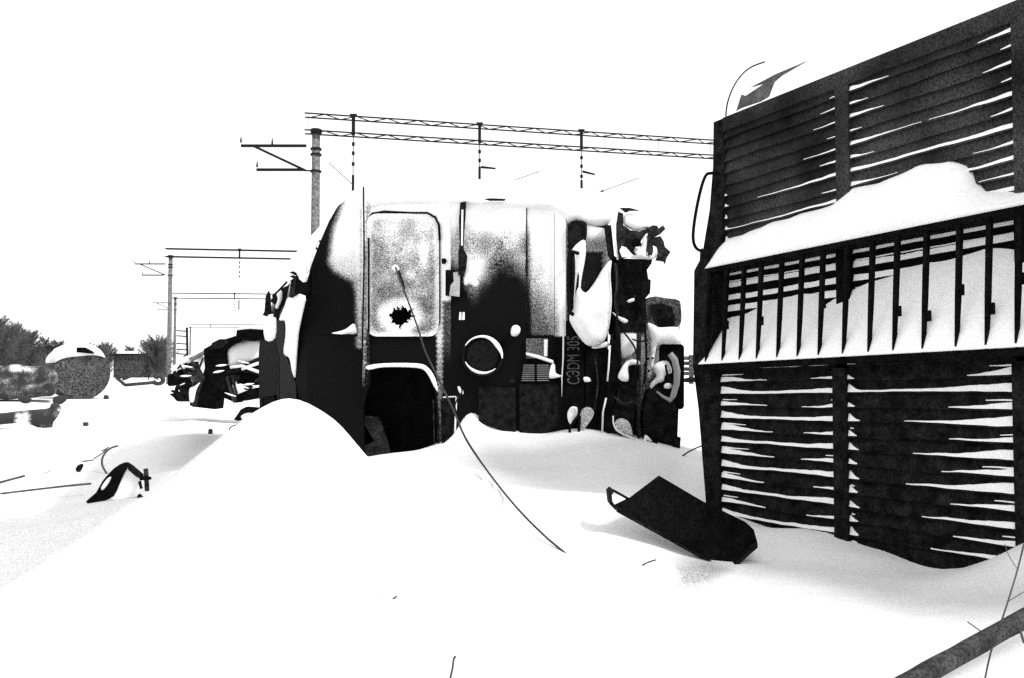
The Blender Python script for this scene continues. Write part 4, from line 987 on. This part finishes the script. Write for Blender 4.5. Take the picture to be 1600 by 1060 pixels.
# trees
def tree(px, pytop, pybot, Y, wpx, label, seed, kids=60, dens=1.0, m=TWIG, kind='bare_tree', cat='tree', group='bare trees on the skyline'):
    R = random.Random(seed); b = at(px, 580, Y); b.z = -.2; H = at(px, pytop, Y).z + .2; rw = wpx / F * Y
    r = root(kind, (b.x, Y, 0), label, cat, group)
    bm = newbm(); tube_bm(bm, [b, b + Vector((.1, 0, H * .4)), b + Vector((-.05, 0, H * .8)), b + Vector((0, 0, H))], [H * .022, H * .016, H * .008, .01], 6); tk_ = link('trunk', bm, m, r)
    bm = newbm()
    for i in range(int(kids * dens)):
        h = H * (.12 + .85 * R.random() ** .8); a = R.random() * 6.28; up = .45 + R.random() * .6
        ln = rw * (1.2 - 1.2 * abs(h / H - .45)) * R.uniform(.4, .9)
        p0 = b + Vector((0, 0, h * .9)); d = Vector((math.cos(a), math.sin(a), up)).normalized(); p1 = p0 + d * ln * .6; p2 = p1 + (d + Vector((0, 0, .4))).normalized() * ln * .5
        tube_bm(bm, [p0, p1, p2], [H * .006, H * .004, H * .0015], 3, False)
        for j in range(int(55 * dens)):
            f = R.random(); q = p0.lerp(p2, .25 + .75 * f); dd = Vector((R.gauss(0, 1), R.gauss(0, 1), R.gauss(.5, .8))).normalized() * ln * R.uniform(.10, .3)
            s_ = dd.orthogonal().normalized() * Y * .00020
            v = [bm.verts.new(q - s_), bm.verts.new(q + s_), bm.verts.new(q + dd)]; bm.faces.new(v)
    link('crown', bm, m, r)
    return r
specs = [(-8,506,70,30,'bare tree cut by the left edge of the picture'),(20,514,75,18,'broad bare tree over the long shed, second from the edge'),(46,516,80,14,'bare tree with two tops above the long shed'),(70,528,90,12,'low pale tree above the end of the long shed'),
         (90,534,90,12,'pale small tree just left of the tank hatch'),(150,545,95,16,'faint bush rising behind the tank right side'),(168,540,100,12,'thin pale tree between the tank and the small shed'),(202,544,120,9,'faint tree behind the small shed roof'),
         (246,534,80,20,'dark dense tree between the small shed and the gantry pole')]
for i, (px, yt, Y, wp, lb) in enumerate(specs):
    tree(px, yt - 4, 590, Y, wp * 2.0, lb, 10 + i, 110, 1.5 if i in (8, 1, 0, 2) else 1.0)
tree(232, 546, 590, 82, 14, 'lower dark bush beside the small shed', 50, 70, 1.3, group='bare trees on the skyline')
tree(262, 550, 590, 78, 12, 'dark bush directly behind the gantry pole', 51, 24, 1.4)
# far fence seen between the two locomotives
fc = root('board_fence', tuple(at(1083, 600, 60)), 'low grey board fence glimpsed between the two locomotives', 'fence')
for i, px in enumerate(range(1050, 1180, 30)):
    bm = newbm(); box_bm(bm, at(px, 578, 60), (.17, 0, 0), (0, .03, 0), (0, 0, 1.1)); link('post', bm, SHEDM, fc)
for y in (560, 568, 577, 584): 
    bm = newbm(); box_bm(bm, (at(1115, y, 60).x, 60.05, at(0, y, 60).z), (3.2, 0, 0), (0, .02, 0), (0, 0, .14)); link('rail', bm, SHEDM, fc)
lump('scrap_rail', [(1066,592),(1078,590),(1094,594),(1104,592),(1104,598),(1080,598),(1066,596)], 45, SOOT, 'dark scrap strip on the snow between the two locomotives', 'scrap', t=.2, bulge=.05, step=2)

# ============================================================ near left scrap, sticks and wires
def stick(name, pts2, r, label, cat='stick', m=TWIG, base=0, group=None, dz=.01):
    p = hit(*pts2[base], 4.9 if pts2[base][0] < 420 and pts2[base][1] < 820 else 2.3)
    tag(tube(name, [at(x, y, p.y - dz) for x, y in pts2], r, m, None, 6, curve=3), label, cat, group)
p = hit(180, 782, 4.5); Yb = p.y
bs = root('bent_sheet_metal', tuple(p), 'dark folded sheet of metal standing like a tent in the snow at the left', 'sheet metal')
slab('dark_flap', spline_poly([(134,784),(150,770),(160,752),(178,732),(194,723),(200,726),(192,742),(184,760),(176,776),(160,784),(144,788)], 2), Yb, BLACK, bs, t=.03)
slab('side_flap', [(198,723),(206,728),(222,742),(222,750),(214,746),(204,738),(200,734)], Yb - .02, SOOT, bs, t=.03)
sheet('snowy_face', [(196,727),(203,736),(214,747),(222,752),(222,764),(212,780),(182,786),(176,780),(186,758)], Yb + .02, SNOW, bs, step=5, t=.02)
snowcap('snow_streak', [(158,762),(166,750),(172,746),(168,756),(160,766)], Yb - .02, bs, .01, step=3)
mp = root('marker_post', tuple(hit(227, 772, 4.5)), 'short stub post with a crossbar beside the folded metal sheet', 'post')
Ym = Yb - .1
slab('post', [(224,733),(229,733),(230,745),(231,768),(226,768),(225,746)], Ym, RUST, mp, t=.03)
slab('crossbar', [(218,746),(226,744),(235,746),(235,750),(226,751),(218,751)], Ym - .03, BLACK, mp, t=.02)
tube('stay', [at(218, 752, Ym), at(221, 764, Ym)], .012, SOOT, mp, 6)
lump('debris_chip', [(214,776),(218,772),(222,775),(223,781),(216,782)], Ym, SOOT, 'small dark knob in the snow below the stub post', 'debris', t=.05, bulge=.01, step=2)
lump('debris_chip', [(118,735),(122,728),(130,726),(129,732),(124,738)], hit(124, 738, 5).y, SOOT, 'dark clod beside the twigs left of the bent wire', 'debris', t=.05, bulge=.02, step=2)
stick('long_rod', [(-10,773),(40,767),(100,760),(142,756)], .011, 'long straight rod lying on the snow at the left edge', 'rod')
stick('short_rod', [(-10,757),(15,750),(38,744)], .014, 'thicker short rod above the long rod at the left edge', 'rod')
stick('bent_wire', [(168,742),(160,728),(160,716),(166,706),(174,700),(184,697)], .012, 'bent wire arching from the snow behind the folded sheet', 'wire')
stick('forked_twig', [(176,702),(176,708),(181,715)], .012, 'short dark twig hanging at the tip of the bent wire', 'twig')
stick('dry_twig', [(110,712),(126,716),(142,718),(158,710),(168,700)], .008, 'long thin twig lying left of the bent wire', 'twig')
stick('dry_twig', [(116,721),(130,721),(146,719)], .010, 'short thick twig under the long thin twig', 'twig')
stick('dry_twig', [(142,705),(156,706),(170,699)], .008, 'upper twig touching the bent wire', 'twig')
stick('dry_twig', [(68,741),(74,738),(79,735)], .005, 'tiny faint twig on the snow between short rod and dark clod', 'twig')
stick('wire_end', [(1000,886),(1010,880),(1025,875)], .004, 'fine wire tip on the smooth snow left of the trough', 'wire')
stick('grass_stem', [(703,1062),(707,1045),(709,1030),(712,1026)], .004, 'single dry stem rising at the bottom edge of the picture', 'stem')
stick('bent_leaf', [(593,932),(600,938),(610,938),(620,932)], .004, 'small curled dry leaf stem on the foreground snow', 'stem')
stick('stray_branch', [(1072,654),(1084,658),(1094,664)], .018, 'thin dark stick beyond the gap between the locomotives', 'stick')
stick('stray_branch', [(1064,714),(1080,704),(1096,697)], .008, 'thin rod slanting up from the snow in the gap between the locomotives', 'stick')
# ------------------------------------------------------------ near right: pole and twigs
p0, p1 = at(1405, 1075, 2.35), at(1640, 945, 2.75)
mid = (p0 + p1) / 2
bm = newbm(); tube_bm(bm, smoothpts([p0 + (p0 - p1) * .4, p0, mid + Vector((0, 0, 0)), p1, p1 + (p1 - p0) * .6], 6), [.029 + .001 * math.sin(i * 1.7) for i in range(25)], 12)
for v in bm.verts: v.co += Vector((0, 0, 1)) * noise.noise(v.co * 22) * .002
tag(link('fallen_pole', bm, WOOD, None, True), 'rough dark wooden pole slanting across the bottom corner of the snow', 'pole')
tw = root('bare_sapling', tuple(at(1545, 1055, 2.6)), 'thin bare sapling standing at the wooden pole by the right edge', 'sapling')
for pts_, r in (([(1538,1066,2.6),(1548,1020,2.6),(1560,985,2.6),(1575,940,2.62),(1590,890,2.65),(1600,850,2.7)], .0028), ([(1560,985,2.6),(1540,990,2.6),(1512,972,2.6)], .002), ([(1575,940,2.6),(1600,925,2.6)], .0015), ([(1590,890,2.65),(1576,868,2.6),(1570,850,2.6)], .0012), ([(1594,985,2.6),(1600,1005,2.6)], .004)):
    tube('stem', [at(*q) for q in pts_], r, TWIG, tw, 5, curve=3)
for o in list(COL.objects):
    if 'o0' in o: del o['o0']
